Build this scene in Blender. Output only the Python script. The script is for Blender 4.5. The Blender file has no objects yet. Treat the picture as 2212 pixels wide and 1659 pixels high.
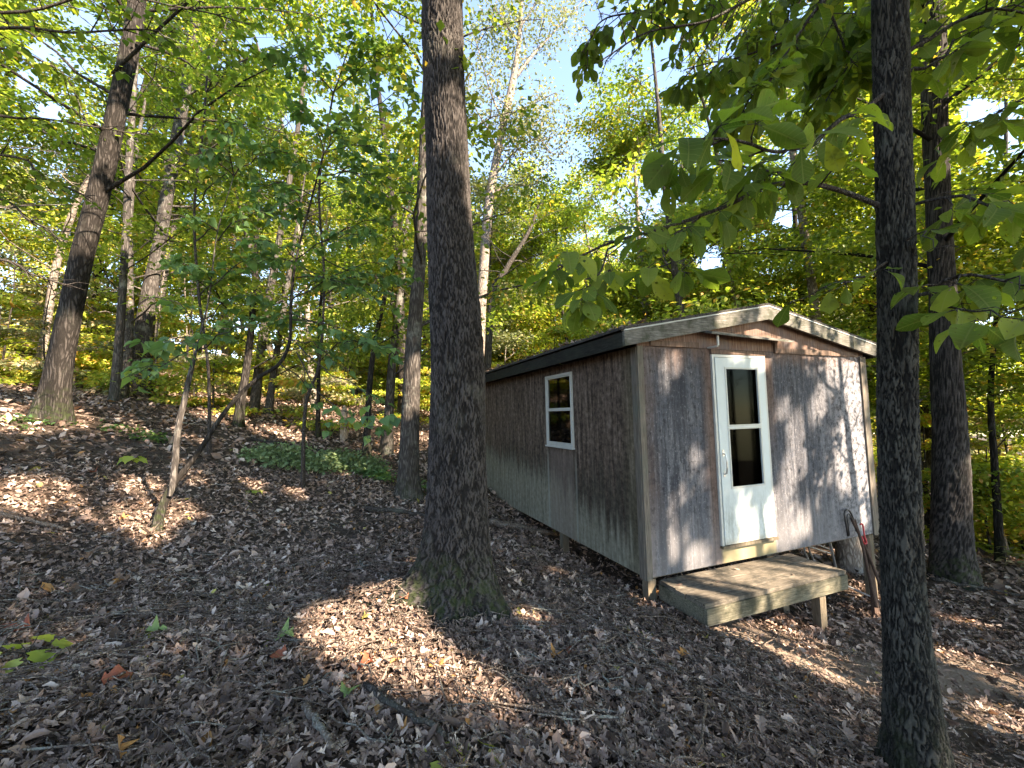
import bpy, math, random
import numpy as np
from mathutils import Matrix, Vector

# ------------------------------------------------------------------ camera, sky, sun, exposure
sc = bpy.context.scene
COL = sc.collection
PITCH, ROLL, FPX = math.radians(4.15), math.radians(1.3), 910.0
cfw = np.array([0, math.cos(PITCH), math.sin(PITCH)])
cu0 = np.array([0, -math.sin(PITCH), math.cos(PITCH)])
cr0 = np.array([1.0, 0, 0])
crt = math.cos(ROLL) * cr0 - math.sin(ROLL) * cu0
cup = math.cos(ROLL) * cu0 + math.sin(ROLL) * cr0
cam = bpy.data.cameras.new('camera')
cam.sensor_width = 36
cam.lens = FPX / 2212 * 36
cam.clip_start, cam.clip_end = 0.05, 600
co = bpy.data.objects.new('camera', cam)
COL.objects.link(co)
co.matrix_world = Matrix(((crt[0], cup[0], -cfw[0], 0), (crt[1], cup[1], -cfw[1], 0), (crt[2], cup[2], -cfw[2], 0), (0, 0, 0, 1)))
sc.camera = co

SUN_AZ, SUN_EL = math.radians(125), math.radians(35)      # azimuth clockwise from +Y
S3 = np.array([math.sin(SUN_AZ) * math.cos(SUN_EL), math.cos(SUN_AZ) * math.cos(SUN_EL), math.sin(SUN_EL)])
w = bpy.data.worlds.new('World')
sc.world = w
w.use_nodes = True
nt = w.node_tree
bg = nt.nodes['Background']
sky = nt.nodes.new('ShaderNodeTexSky')
sky.sky_type = 'NISHITA'
sky.sun_disc = False
sky.sun_elevation = SUN_EL
sky.sun_rotation = SUN_AZ
sky.air_density, sky.dust_density, sky.ozone_density = 0.85, 0.0, 2.0
nt.links.new(sky.outputs[0], bg.inputs[0])
bg.inputs[1].default_value = 0.15
sl = bpy.data.lights.new('sun', 'SUN')
sl.energy, sl.angle, sl.color = 4.9, math.radians(0.5), (1.0, 0.92, 0.82)
so = bpy.data.objects.new('sun', sl)
COL.objects.link(so)
so.rotation_euler = Vector(S3).to_track_quat('Z', 'Y').to_euler()
sc.view_settings.view_transform = 'Standard'
sc.view_settings.look = 'None'
sc.view_settings.gamma = 1
sc.view_settings.exposure = 2.5
sc.view_settings.use_white_balance = True
sc.view_settings.white_balance_temperature = 7700
sc.view_settings.white_balance_tint = 14
sc.cycles.max_bounces = 8
sc.cycles.diffuse_bounces = 4
sc.cycles.transmission_bounces = 5
sc.cycles.glossy_bounces = 3
sc.cycles.caustics_reflective = False
sc.cycles.caustics_refractive = False
sc.cycles.sample_clamp_indirect = 6

rng = np.random.default_rng(11)
random.seed(5)

# ------------------------------------------------------------------ measuring helpers
def ray(x, y):
    return crt * (x - 1106) / FPX + cup * (829.5 - y) / FPX + cfw
def P(x, y, Y):
    d = ray(x, y)
    return d * (Y / d[1])
def proj(p):
    p = np.atleast_2d(p)
    z = p @ cfw
    z = np.where(np.abs(z) < 1e-6, 1e-6, z)
    return 1106 + FPX * (p @ crt) / z, 829.5 - FPX * (p @ cup) / z, z

# ------------------------------------------------------------------ terrain height
GP = np.array([
 (0,0,-1.55),(-.53,3.75,-1.67),(1.35,4.3,-1.94),(1.75,3.85,-1.95),(3.1,4.6,-2.27),(4.76,5.8,-2.6),(6.43,6.5,-2.6),
 (-7.7,7,.12),(-1.75,7,-1.31),(-4.0,4.8,-1.2),(-1.95,1.6,-1.32),(-.25,8,-1.66),(-.7,9.6,-1.55),(2,8,-2.15),(-4.4,11,-.6),
 (-1.3,12,-.85),(-2,18,.1),(-8,20,1.3),(-16,18,2.6),(-14,10,1.5),(8,12,-3.0),(11.5,10,-3.5),(4,14,-1.9),(6,25,-1.0),
 (20,25,-4.0),(0,30,1.6),(-15,35,4),(30,10,-7),(-25,5,4.2),(-10,-5,.2),(8,-5,-3.0),(0,-8,-1.5),(15,-15,-4.5),(2.6,2.5,-2.2),
 (-60,60,9),(60,60,-8),(-60,-50,8),(60,-50,-14),(0,75,3),(0,-60,-3),(90,5,-17),(-90,5,13),(.9,1.9,-1.72),(.62,6.2,-1.95),(1.6,6.4,-2.25),(.1,7.6,-1.80),(.97,5.3,-1.98),(.2,5.0,-1.74),(3.2,6.6,-2.45)], float)
def _tps(r2):
    return 0.5 * r2 * np.log(r2 + 1e-9)
_n = len(GP)
_K = _tps(((GP[:, None, :2] - GP[None, :, :2]) ** 2).sum(-1)) + np.eye(_n) * 0.02
_Q = np.c_[np.ones(_n), GP[:, :2]]
_A = np.block([[_K, _Q], [_Q.T, np.zeros((3, 3))]])
_W = np.linalg.solve(_A, np.r_[GP[:, 2], 0, 0, 0])
def gz(x, y, rough=True):
    x = np.asarray(x, float); y = np.asarray(y, float)
    sh = x.shape
    x = x.ravel(); y = y.ravel()
    xc = np.clip(x, -90, 90); yc = np.clip(y, -60, 90)
    out = np.empty(len(x))
    for i in range(0, len(x), 20000):
        a, b = xc[i:i + 20000], yc[i:i + 20000]
        r2 = (a[:, None] - GP[None, :, 0]) ** 2 + (b[:, None] - GP[None, :, 1]) ** 2
        out[i:i + 20000] = _tps(r2) @ _W[:_n] + _W[_n] + _W[_n + 1] * a + _W[_n + 2] * b
    out += .13 * np.exp(-((x + .98) ** 2 + (y - 3.62) ** 2) / .075) + .05 * np.exp(-((x + .5) ** 2 + (y - 3.8) ** 2) / .25)
    if rough:
        out += .018 * np.sin(x * 3.1 + 1.3 * np.sin(y * 1.7)) * np.sin(y * 2.7 + x) + .009 * np.sin(x * 8.3 + y * 5) * np.sin(y * 9.1 - x * 3) + .035 * np.sin(x * .9 + 2) * np.sin(y * .8 - 1)
    return out.reshape(sh)
def g1(x, y):
    return float(gz(np.array([x]), np.array([y]))[0])
def on_ground(px, py):
    d = ray(px, py)
    t = np.linspace(.8, 45, 3000)
    p = d[None] * t[:, None]
    h = p[:, 2] - gz(p[:, 0], p[:, 1])
    k = np.argmax(h < 0)
    return p[k] if h[k] < 0 else p[-1]

# cabin frame
CA = P(1398, 1250, 4.4)
CU = np.array([math.sin(math.radians(68.5)), math.cos(math.radians(68.5)), 0])
CV = np.array([-CU[1], CU[0], 0])
UP = np.array([0, 0, 1.0])
CW, CL, CH = 3.8, 5.3, 2.38
def wall_pt(s, h, off=0.0):
    return CA + CU * s - CV * off + UP * h
def on_wall(px, py):
    d = ray(px, py); n = CV
    return d * ((CA @ n) / (d @ n))

# ------------------------------------------------------------------ mesh builders
def make_mesh(name, V, F, tint=None, smooth=False, attr=None):
    """V (n,3); F list of int arrays, each (m,k)"""
    me = bpy.data.meshes.new(name)
    V = np.asarray(V, np.float32)
    Fs = [np.asarray(f, np.int32) for f in (F if isinstance(F, list) else [F]) if len(f)]
    me.vertices.add(len(V))
    me.vertices.foreach_set('co', V.ravel())
    nl = sum(f.size for f in Fs); npoly = sum(len(f) for f in Fs)
    me.loops.add(nl)
    me.loops.foreach_set('vertex_index', np.concatenate([f.ravel() for f in Fs]))
    me.polygons.add(npoly)
    starts = []; o = 0
    for f in Fs:
        starts.append(o + np.arange(len(f)) * f.shape[1]); o += f.size
    me.polygons.foreach_set('loop_start', np.concatenate(starts).astype(np.int32))
    me.update(calc_edges=True)
    me.validate()
    if tint is not None:
        a = me.attributes.new('tint', 'FLOAT', 'FACE')
        a.data.foreach_set('value', np.asarray(tint, np.float32))
    if attr is not None:
        for k, v in attr.items():
            a = me.attributes.new(k, 'FLOAT', 'POINT')
            a.data.foreach_set('value', np.asarray(v, np.float32))
    if smooth: me.shade_smooth()
    else: me.shade_flat()
    return me
def put(name, me, mat, parent=None):
    o = bpy.data.objects.new(name, me)
    COL.objects.link(o)
    if mat is not None:
        me.materials.append(mat)
    if parent is not None:
        o.parent = parent
    return o
def tag(o, label=None, cat=None, group=None, kind=None):
    if label: o['label'] = label
    if cat: o['category'] = cat
    if group: o['group'] = group
    if kind: o['kind'] = kind
    return o
def empty(name, loc, rz=0):
    o = bpy.data.objects.new(name, None)
    o.empty_display_size = .1
    COL.objects.link(o)
    o.location = Vector(loc); o.rotation_euler = (0, 0, rz)
    return o
class MB:
    """collects pieces into one mesh; coordinates are local to the parent"""
    def __init__(s): s.v = []; s.q = []; s.t = []; s.n = 0
    def add(s, V, Q=(), T=()):
        V = np.asarray(V, float)
        s.v.append(V)
        if len(Q): s.q.append(np.asarray(Q, int) + s.n)
        if len(T): s.t.append(np.asarray(T, int) + s.n)
        s.n += len(V); return s
    def box(s, x0, x1, y0, y1, z0, z1, M=None):
        V = np.array([(x, y, z) for x in (x0, x1) for y in (y0, y1) for z in (z0, z1)], float)
        if M is not None: V = M(V)
        Q = [(0, 1, 3, 2), (4, 6, 7, 5), (0, 4, 5, 1), (2, 3, 7, 6), (0, 2, 6, 4), (1, 5, 7, 3)]
        return s.add(V, Q)
    def tube(s, pts, rad, n=8, cap=True):
        V, Q, T = tube(pts, rad, n, cap)
        return s.add(V, Q, T)
    def build(s, name, mat, parent=None, smooth=False):
        F = []
        if s.q: F.append(np.concatenate(s.q))
        if s.t: F.append(np.concatenate(s.t))
        return put(name, make_mesh(name, np.concatenate(s.v), F, smooth=smooth), mat, parent)
def tube(pts, rad, n=8, cap=True):
    pts = np.asarray(pts, float); m = len(pts)
    rad = np.broadcast_to(np.asarray(rad, float), (m,))
    t = np.gradient(pts, axis=0)
    t /= np.linalg.norm(t, axis=1)[:, None] + 1e-12
    ref = np.array([1., 0, 0]) if abs(t[:, 0]).mean() < .8 else np.array([0, 0, 1.])
    a = np.cross(t, ref); a /= np.linalg.norm(a, axis=1)[:, None] + 1e-12
    b = np.cross(t, a)
    th = np.arange(n) / n * 2 * math.pi
    V = pts[:, None] + rad[:, None, None] * (np.cos(th)[None, :, None] * a[:, None] + np.sin(th)[None, :, None] * b[:, None])
    V = V.reshape(-1, 3)
    i = np.arange(m - 1)[:, None] * n; j = np.arange(n)[None]; j2 = (j + 1) % n
    Q = np.stack([i + j, i + j2, i + n + j2, i + n + j], -1).reshape(-1, 4)
    T = []
    if cap:
        V = np.r_[V, pts[:1], pts[-1:]]
        T = [(m * n, (k + 1) % n, k) for k in range(n)] + [(m * n + 1, (m - 1) * n + k, (m - 1) * n + (k + 1) % n) for k in range(n)]
    return V, Q, T
def resample(pts, k):
    """smooth (Catmull-Rom) resample of polyline with any number of columns"""
    pts = np.asarray(pts, float)
    if len(pts) == 2:
        u = np.linspace(0, 1, k)[:, None]
        return pts[0] * (1 - u) + pts[1] * u
    p = np.r_[[2 * pts[0] - pts[1]], pts, [2 * pts[-1] - pts[-2]]]
    seg = len(pts) - 1
    u = np.linspace(0, seg - 1e-6, k); i = u.astype(int); f = (u - i)[:, None]
    a, b, c, d = p[i], p[i + 1], p[i + 2], p[i + 3]
    return .5 * (2 * b + (c - a) * f + (2 * a - 5 * b + 4 * c - d) * f ** 2 + (3 * b - a - 3 * c + d) * f ** 3)

# ------------------------------------------------------------------ materials
def new_mat(name):
    m = bpy.data.materials.new(name); m.use_nodes = True
    n = m.node_tree; n.nodes.clear()
    out = n.nodes.new('ShaderNodeOutputMaterial')
    return m, n, out
class NG:
    def __init__(s, n): s.n = n
    def node(s, typ, **kw):
        k = s.n.nodes.new(typ)
        for a, b in kw.items(): setattr(k, a, b)
        return k
    def link(s, a, b): s.n.links.new(a, b)
    def val(s, sock, v):
        if hasattr(v, 'links') or hasattr(v, 'is_linked'): s.link(v, sock)
        else: sock.default_value = v
    def noise(s, vec, scale, detail=4, rough=.55, dist=0):
        k = s.node('ShaderNodeTexNoise'); s.link(vec, k.inputs['Vector'])
        k.inputs['Scale'].default_value = scale; k.inputs['Detail'].default_value = detail
        k.inputs['Roughness'].default_value = rough; k.inputs['Distortion'].default_value = dist
        return k.outputs[0]
    def mapping(s, vec, scale=(1, 1, 1), loc=(0, 0, 0)):
        k = s.node('ShaderNodeMapping'); s.link(vec, k.inputs[0])
        k.inputs['Scale'].default_value = scale; k.inputs['Location'].default_value = loc
        return k.outputs[0]
    def ramp(s, fac, stops, interp='LINEAR'):
        k = s.node('ShaderNodeValToRGB'); s.link(fac, k.inputs[0])
        k.color_ramp.interpolation = interp
        e = k.color_ramp.elements
        while len(e) < len(stops): e.new(.5)
        for i, (p, c) in enumerate(stops):
            e[i].position = p; e[i].color = (*c, 1) if len(c) == 3 else c
        return k.outputs[0]
    def mix(s, fac, a, b, blend='MIX'):
        k = s.node('ShaderNodeMix', data_type='RGBA', blend_type=blend)
        s.val(k.inputs[0], fac)
        for sock, v in ((k.inputs[6], a), (k.inputs[7], b)):
            if isinstance(v, tuple): sock.default_value = (*v, 1)
            else: s.link(v, sock)
        return k.outputs[2]
    def math(s, op, a, b=0.0, clamp=False):
        k = s.node('ShaderNodeMath', operation=op); k.use_clamp = clamp
        s.val(k.inputs[0], a); s.val(k.inputs[1], b)
        return k.outputs[0]
    def sep(s, vec):
        k = s.node('ShaderNodeSeparateXYZ'); s.link(vec, k.inputs[0]); return k.outputs
    def smooth(s, v, a, b):
        k = s.node('ShaderNodeMapRange', interpolation_type='SMOOTHSTEP')
        s.val(k.inputs[0], v); k.inputs[1].default_value = a; k.inputs[2].default_value = b
        return k.outputs[0]
    def bump(s, h, strength=.5, dist=.01):
        k = s.node('ShaderNodeBump'); s.link(h, k.inputs['Height'])
        k.inputs['Strength'].default_value = strength; k.inputs['Distance'].default_value = dist
        return k.outputs[0]
    def bsdf(s, color, rough=.8, normal=None, spec=.3, metal=0):
        k = s.node('ShaderNodeBsdfPrincipled')
        if isinstance(color, tuple): k.inputs['Base Color'].default_value = (*color, 1)
        else: s.link(color, k.inputs['Base Color'])
        s.val(k.inputs['Roughness'], rough)
        k.inputs['Specular IOR Level'].default_value = spec
        k.inputs['Metallic'].default_value = metal
        if normal is not None: s.link(normal, k.inputs['Normal'])
        return k.outputs[0]
    def obj(s):
        return s.node('ShaderNodeTexCoord').outputs['Object']
    def attr(s, name):
        return s.node('ShaderNodeAttribute', attribute_name=name).outputs['Fac']

def leaf_mat(name, stops, trans=.45, rough=.5, tmul=(1.10, 1.18, .55), spot=0.0, veins=0.0, holes=False):
    m, n, out = new_mat(name); g = NG(n)
    if veins: m['veins'] = 1
    if trans > .3: stops = [(p_, tuple(min(q * f_, .66) for q, f_ in zip(c_, (2.15, 1.95, 2.3)))) for p_, c_ in stops]
    c = g.ramp(g.attr('tint'), stops)
    if spot:
        v = g.node('ShaderNodeTexVoronoi'); g.link(g.obj(), v.inputs['Vector']); v.inputs['Scale'].default_value = 38
        c = g.mix(g.math('MULTIPLY', g.smooth(v.outputs['Distance'], .20, .08), spot), c, (.10, .07, .02))
        c = g.mix(g.smooth(g.noise(g.obj(), 9, 3), .56, .75), c, (.13, .15, .03))
    nrm = None
    if veins:
        aw = g.math('ABSOLUTE', g.attr('lw'))
        mid = g.smooth(aw, .022, .006)
        ph = g.math('FRACT', g.math('MULTIPLY', g.math('SUBTRACT', g.attr('lt'), g.math('MULTIPLY', aw, .75)), 9.0))
        sv = g.smooth(g.math('ABSOLUTE', g.math('SUBTRACT', ph, .5)), .10, .02)
        vv = g.math('MAXIMUM', mid, g.math('MULTIPLY', sv, .55))
        c = g.mix(g.math('MULTIPLY', vv, veins), c, (.30, .33, .10))
        nrm = g.bump(vv, .5, .002)
    b = g.bsdf(c, rough, nrm, spec=.35)
    if trans:
        t = g.node('ShaderNodeBsdfTranslucent')
        g.link(g.mix(1.0, c, tmul, 'MULTIPLY'), t.inputs[0])
        x = g.node('ShaderNodeMixShader'); x.inputs[0].default_value = trans
        g.link(b, x.inputs[1]); g.link(t.outputs[0], x.inputs[2]); b = x.outputs[0]
    if holes:
        v = g.node('ShaderNodeTexVoronoi'); g.link(g.obj(), v.inputs['Vector']); v.inputs['Scale'].default_value = 26
        gate = g.math('GREATER_THAN', g.sep(v.outputs['Color'])[0], .72)
        hh = g.math('MULTIPLY', gate, g.math('LESS_THAN', g.math('ADD', v.outputs['Distance'], g.math('MULTIPLY', g.noise(g.obj(), 120, 2), .25)), .33))
        x = g.node('ShaderNodeMixShader'); g.link(hh, x.inputs[0]); g.link(b, x.inputs[1]); g.link(g.node('ShaderNodeBsdfTransparent').outputs[0], x.inputs[2]); b = x.outputs[0]
    g.link(b, out.inputs[0])
    return m
LEAF = dict(
 green=leaf_mat('leaf_green', [(0, (.045, .080, .014)), (.35, (.080, .125, .018)), (.7, (.14, .18, .024)), (.93, (.22, .24, .035)), (1, (.32, .22, .04))], .5),
 yellow=leaf_mat('leaf_yellow_green', [(0, (.065, .115, .018)), (.4, (.13, .19, .030)), (.75, (.23, .28, .045)), (.94, (.33, .32, .06)), (1, (.36, .20, .05))], .52),
 pale=leaf_mat('leaf_pale_olive', [(0, (.05, .070, .035)), (.5, (.10, .125, .055)), (.85, (.17, .19, .08)), (1, (.25, .20, .10))], .4, tmul=(1.1, 1.1, .7)),
 dark=leaf_mat('leaf_dark_green', [(0, (.022, .055, .018)), (.5, (.042, .09, .024)), (.85, (.075, .13, .028)), (1, (.14, .18, .03))], .42),
 bush=leaf_mat('leaf_bush', [(0, (.05, .085, .035)), (.5, (.10, .15, .06)), (1, (.19, .25, .11))], .35, tmul=(1, 1.1, .6)),
 big=leaf_mat('leaf_broad', [(0, (.034, .066, .010)), (.5, (.075, .118, .016)), (.85, (.15, .19, .024)), (1, (.30, .26, .035))], .64, rough=.6, spot=.7, veins=.45, holes=True),
 sap=leaf_mat('leaf_heart', [(0, (.035, .085, .030)), (.5, (.07, .14, .040)), (.85, (.13, .20, .045)), (1, (.22, .28, .05))], .42, rough=.42, veins=.4),
)
LITTER = leaf_mat('leaf_litter_mat', [(0, (.035, .024, .018)), (.2, (.15, .100, .074)), (.5, (.38, .265, .205)), (.75, (.58, .44, .35)), (.93, (.74, .61, .49)), (.96, (.42, .16, .06)), (1, (.36, .31, .08))], .12, rough=.75, tmul=(1, .7, .45))

def bark_mat(name, dark, mid, light, vs=26, stretch=.22, lichen=(.25, .28, .20), lich=.35, moss=0.0, bd=.008, geo=False):
    m, n, out = new_mat(name); g = NG(n); o = g.obj()
    mp = g.mapping(o, (1, 1, stretch))
    nz = g.noise(mp, vs * .5, 3)
    warp = g.node('ShaderNodeMix', data_type='VECTOR'); warp.inputs[0].default_value = .12
    k = g.node('ShaderNodeTexNoise'); g.link(mp, k.inputs['Vector']); k.inputs['Scale'].default_value = 9
    g.link(mp, warp.inputs[4]); g.link(k.outputs['Color'], warp.inputs[5])
    if geo:
        e = g.attr('crev')
    else:
        v = g.node('ShaderNodeTexVoronoi', feature='DISTANCE_TO_EDGE'); g.link(warp.outputs[1], v.inputs['Vector']); v.inputs['Scale'].default_value = vs
        e = g.smooth(v.outputs['Distance'], .0, .34)
    fine = g.noise(g.mapping(o, (1, 1, .3)), 90, 5, .7)
    h = g.math('ADD', e, g.math('MULTIPLY', fine, .45))
    c = g.ramp(g.math('ADD', g.math('MULTIPLY', e, .55 if geo else .45), g.math('MULTIPLY', fine, .55 if geo else .62)), [(.12, dark), (.5, mid), (.92, light)])
    c = g.mix(g.math('MULTIPLY', g.smooth(g.noise(o, 3.2, 6, .7), .52, .72), lich), c, lichen)
    if moss:
        mm = g.math('MULTIPLY', g.math('MULTIPLY', g.smooth(g.math('ADD', g.sep(o)[2], g.math('MULTIPLY', g.noise(o, 5, 4), -.9)), .15, -.35), g.smooth(g.noise(o, 14, 5, .7), .42, .6)), moss)
        c = g.mix(mm, c, (.030, .040, .014))
    g.link(g.bsdf(c, .92, g.bump(h, .9, bd), .15), out.inputs[0])
    return m
BARK = dict(
 dark=bark_mat('bark_dark_furrowed', (.006, .005, .004), (.026, .022, .019), (.085, .074, .066), 30, .14, moss=.8, lich=.2, lichen=(.15, .15, .12)),
 near=bark_mat('bark_dark_plated', (.010, .009, .007), (.050, .045, .034), (.115, .105, .082), 30, .16, moss=.4, lich=.3, lichen=(.13, .14, .10)),
 darkgeo=bark_mat('bark_dark_ridged', (.003, .003, .0025), (.017, .0145, .013), (.092, .080, .072), moss=.8, lich=.2, lichen=(.15, .15, .12), geo=True),
 neargeo=bark_mat('bark_near_ridged', (.003, .003, .0025), (.016, .0145, .012), (.082, .076, .062), moss=.4, lich=.3, lichen=(.13, .14, .10), geo=True),
 grey=bark_mat('bark_grey', (.020, .017, .015), (.065, .056, .049), (.155, .138, .122), 34, .16, moss=.5, lich=.45, lichen=(.36, .37, .31)),
 pale=bark_mat('bark_pale', (.09, .07, .055), (.22, .18, .15), (.40, .35, .30), 26, .3, lich=.4, lichen=(.5, .48, .42)),
 twig=bark_mat('bark_twig', (.020, .016, .013), (.055, .045, .038), (.13, .115, .10), 60, .4, lich=.2),
 stick=bark_mat('bark_fallen_stick', (.05, .036, .027), (.17, .128, .098), (.34, .28, .225), 60, .4, lich=.6, lichen=(.38, .42, .36)),
 stake=bark_mat('bark_peeled', (.20, .14, .09), (.42, .31, .22), (.58, .46, .35), 30, .2, lich=.2, lichen=(.4, .36, .25)),
)

def wood_mat(name, cols, sc_=(18, 18, 1.1), stain=(.05, .055, .04), amt=.5, bd=.0009, blotch=2.0):
    m, n, out = new_mat(name); g = NG(n); o = g.obj()
    gr = g.noise(g.mapping(o, sc_), 4, 6, .65, .6)
    c = g.ramp(gr, [(.25, cols[0]), (.5, cols[1]), (.75, cols[2])])
    c = g.mix(g.math('MULTIPLY', g.smooth(g.noise(o, blotch, 6, .7), .42, .66), amt), c, stain)
    v = g.node('ShaderNodeTexVoronoi'); g.link(g.mapping(o, tuple(q * .12 for q in sc_)), v.inputs['Vector']); v.inputs['Scale'].default_value = 3
    c = g.mix(g.smooth(v.outputs['Distance'], .10, .03), c, (.05, .03, .02))
    g.link(g.bsdf(c, .85, g.bump(gr, .5, bd), .2), out.inputs[0])
    return m
def plain(name, col, rough=.5, metal=0, spec=.4, var=.15, scale=12):
    m, n, out = new_mat(name); g = NG(n); o = g.obj()
    c = g.mix(g.math('MULTIPLY', g.smooth(g.noise(o, scale, 6, .7), .4, .7), var * 4), col, tuple(q * .6 for q in col))
    g.link(g.bsdf(c, rough, g.bump(g.noise(o, scale * 8, 4), .15, .002), spec, metal), out.inputs[0])
    return m

# ------------------------------------------------------------------ ground
PATHL = np.array([on_ground(*q)[:2] for q in [(1560, 1352), (1640, 1385), (1760, 1440), (1900, 1450), (2060, 1445), (2205, 1490)]] + [[7.5, 3.4], [11, 1.5]])
def seg_dist(x, y, pl):
    x = np.asarray(x, float); y = np.asarray(y, float); d = np.full(x.shape, 1e9)
    for a, b in zip(pl[:-1], pl[1:]):
        ab = b - a; t = np.clip(((x - a[0]) * ab[0] + (y - a[1]) * ab[1]) / (ab @ ab), 0, 1)
        d = np.minimum(d, np.hypot(x - a[0] - t * ab[0], y - a[1] - t * ab[1]))
    return d
def soilmask(x, y):
    d = seg_dist(x, y, PATHL)
    wob = .10 * np.sin(x * 5 + y * 3) + .07 * np.sin(x * 11 - y * 7)
    return np.clip(1.25 - (d + wob) / .34, 0, 1)
def ground():
    k = 330
    u = np.linspace(-1, 1, k)
    gx = np.sinh(u * 4.6) / np.sinh(4.6) * 170 + 1.0
    gy = np.sinh(u * 4.6) / np.sinh(4.6) * 170 + 4.0
    X, Y = np.meshgrid(gx, gy)
    Z = gz(X, Y)
    V = np.stack([X, Y, Z], -1).reshape(-1, 3)
    i = np.arange(k * k).reshape(k, k)
    Q = np.stack([i[:-1, :-1], i[:-1, 1:], i[1:, 1:], i[1:, :-1]], -1).reshape(-1, 4)
    m, n, out = new_mat('forest_soil'); g = NG(n); o = g.obj()
    a = g.noise(o, 7, 8, .7); b = g.noise(o, 45, 5, .7); big = g.noise(o, .6, 4)
    c = g.ramp(g.math('ADD', g.math('MULTIPLY', a, .5), g.math('MULTIPLY', b, .5)), [(.35, (.028, .020, .015)), (.5, (.085, .062, .047)), (.62, (.17, .13, .10)), (.75, (.25, .20, .16))])
    c = g.mix(g.smooth(big, .5, .7), c, (.10, .075, .055))
    soil = g.ramp(g.math('ADD', g.math('MULTIPLY', a, .6), g.math('MULTIPLY', b, .4)), [(.3, (.13, .09, .065)), (.5, (.27, .205, .155)), (.7, (.38, .31, .25))])
    c = g.mix(g.attr('soil'), c, soil)
    v = g.node('ShaderNodeTexVoronoi'); g.link(o, v.inputs['Vector']); v.inputs['Scale'].default_value = 26
    h = g.math('ADD', g.math('MULTIPLY', v.outputs['Distance'], .5), b)
    g.link(g.bsdf(c, .95, g.bump(h, .9, .03), .1), out.inputs[0])
    tag(put('ground', make_mesh('ground', V, Q, smooth=True, attr={'soil': soilmask(X, Y).ravel()}), m), 'brown forest floor sloping down to the right', kind='structure')
ground()

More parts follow.
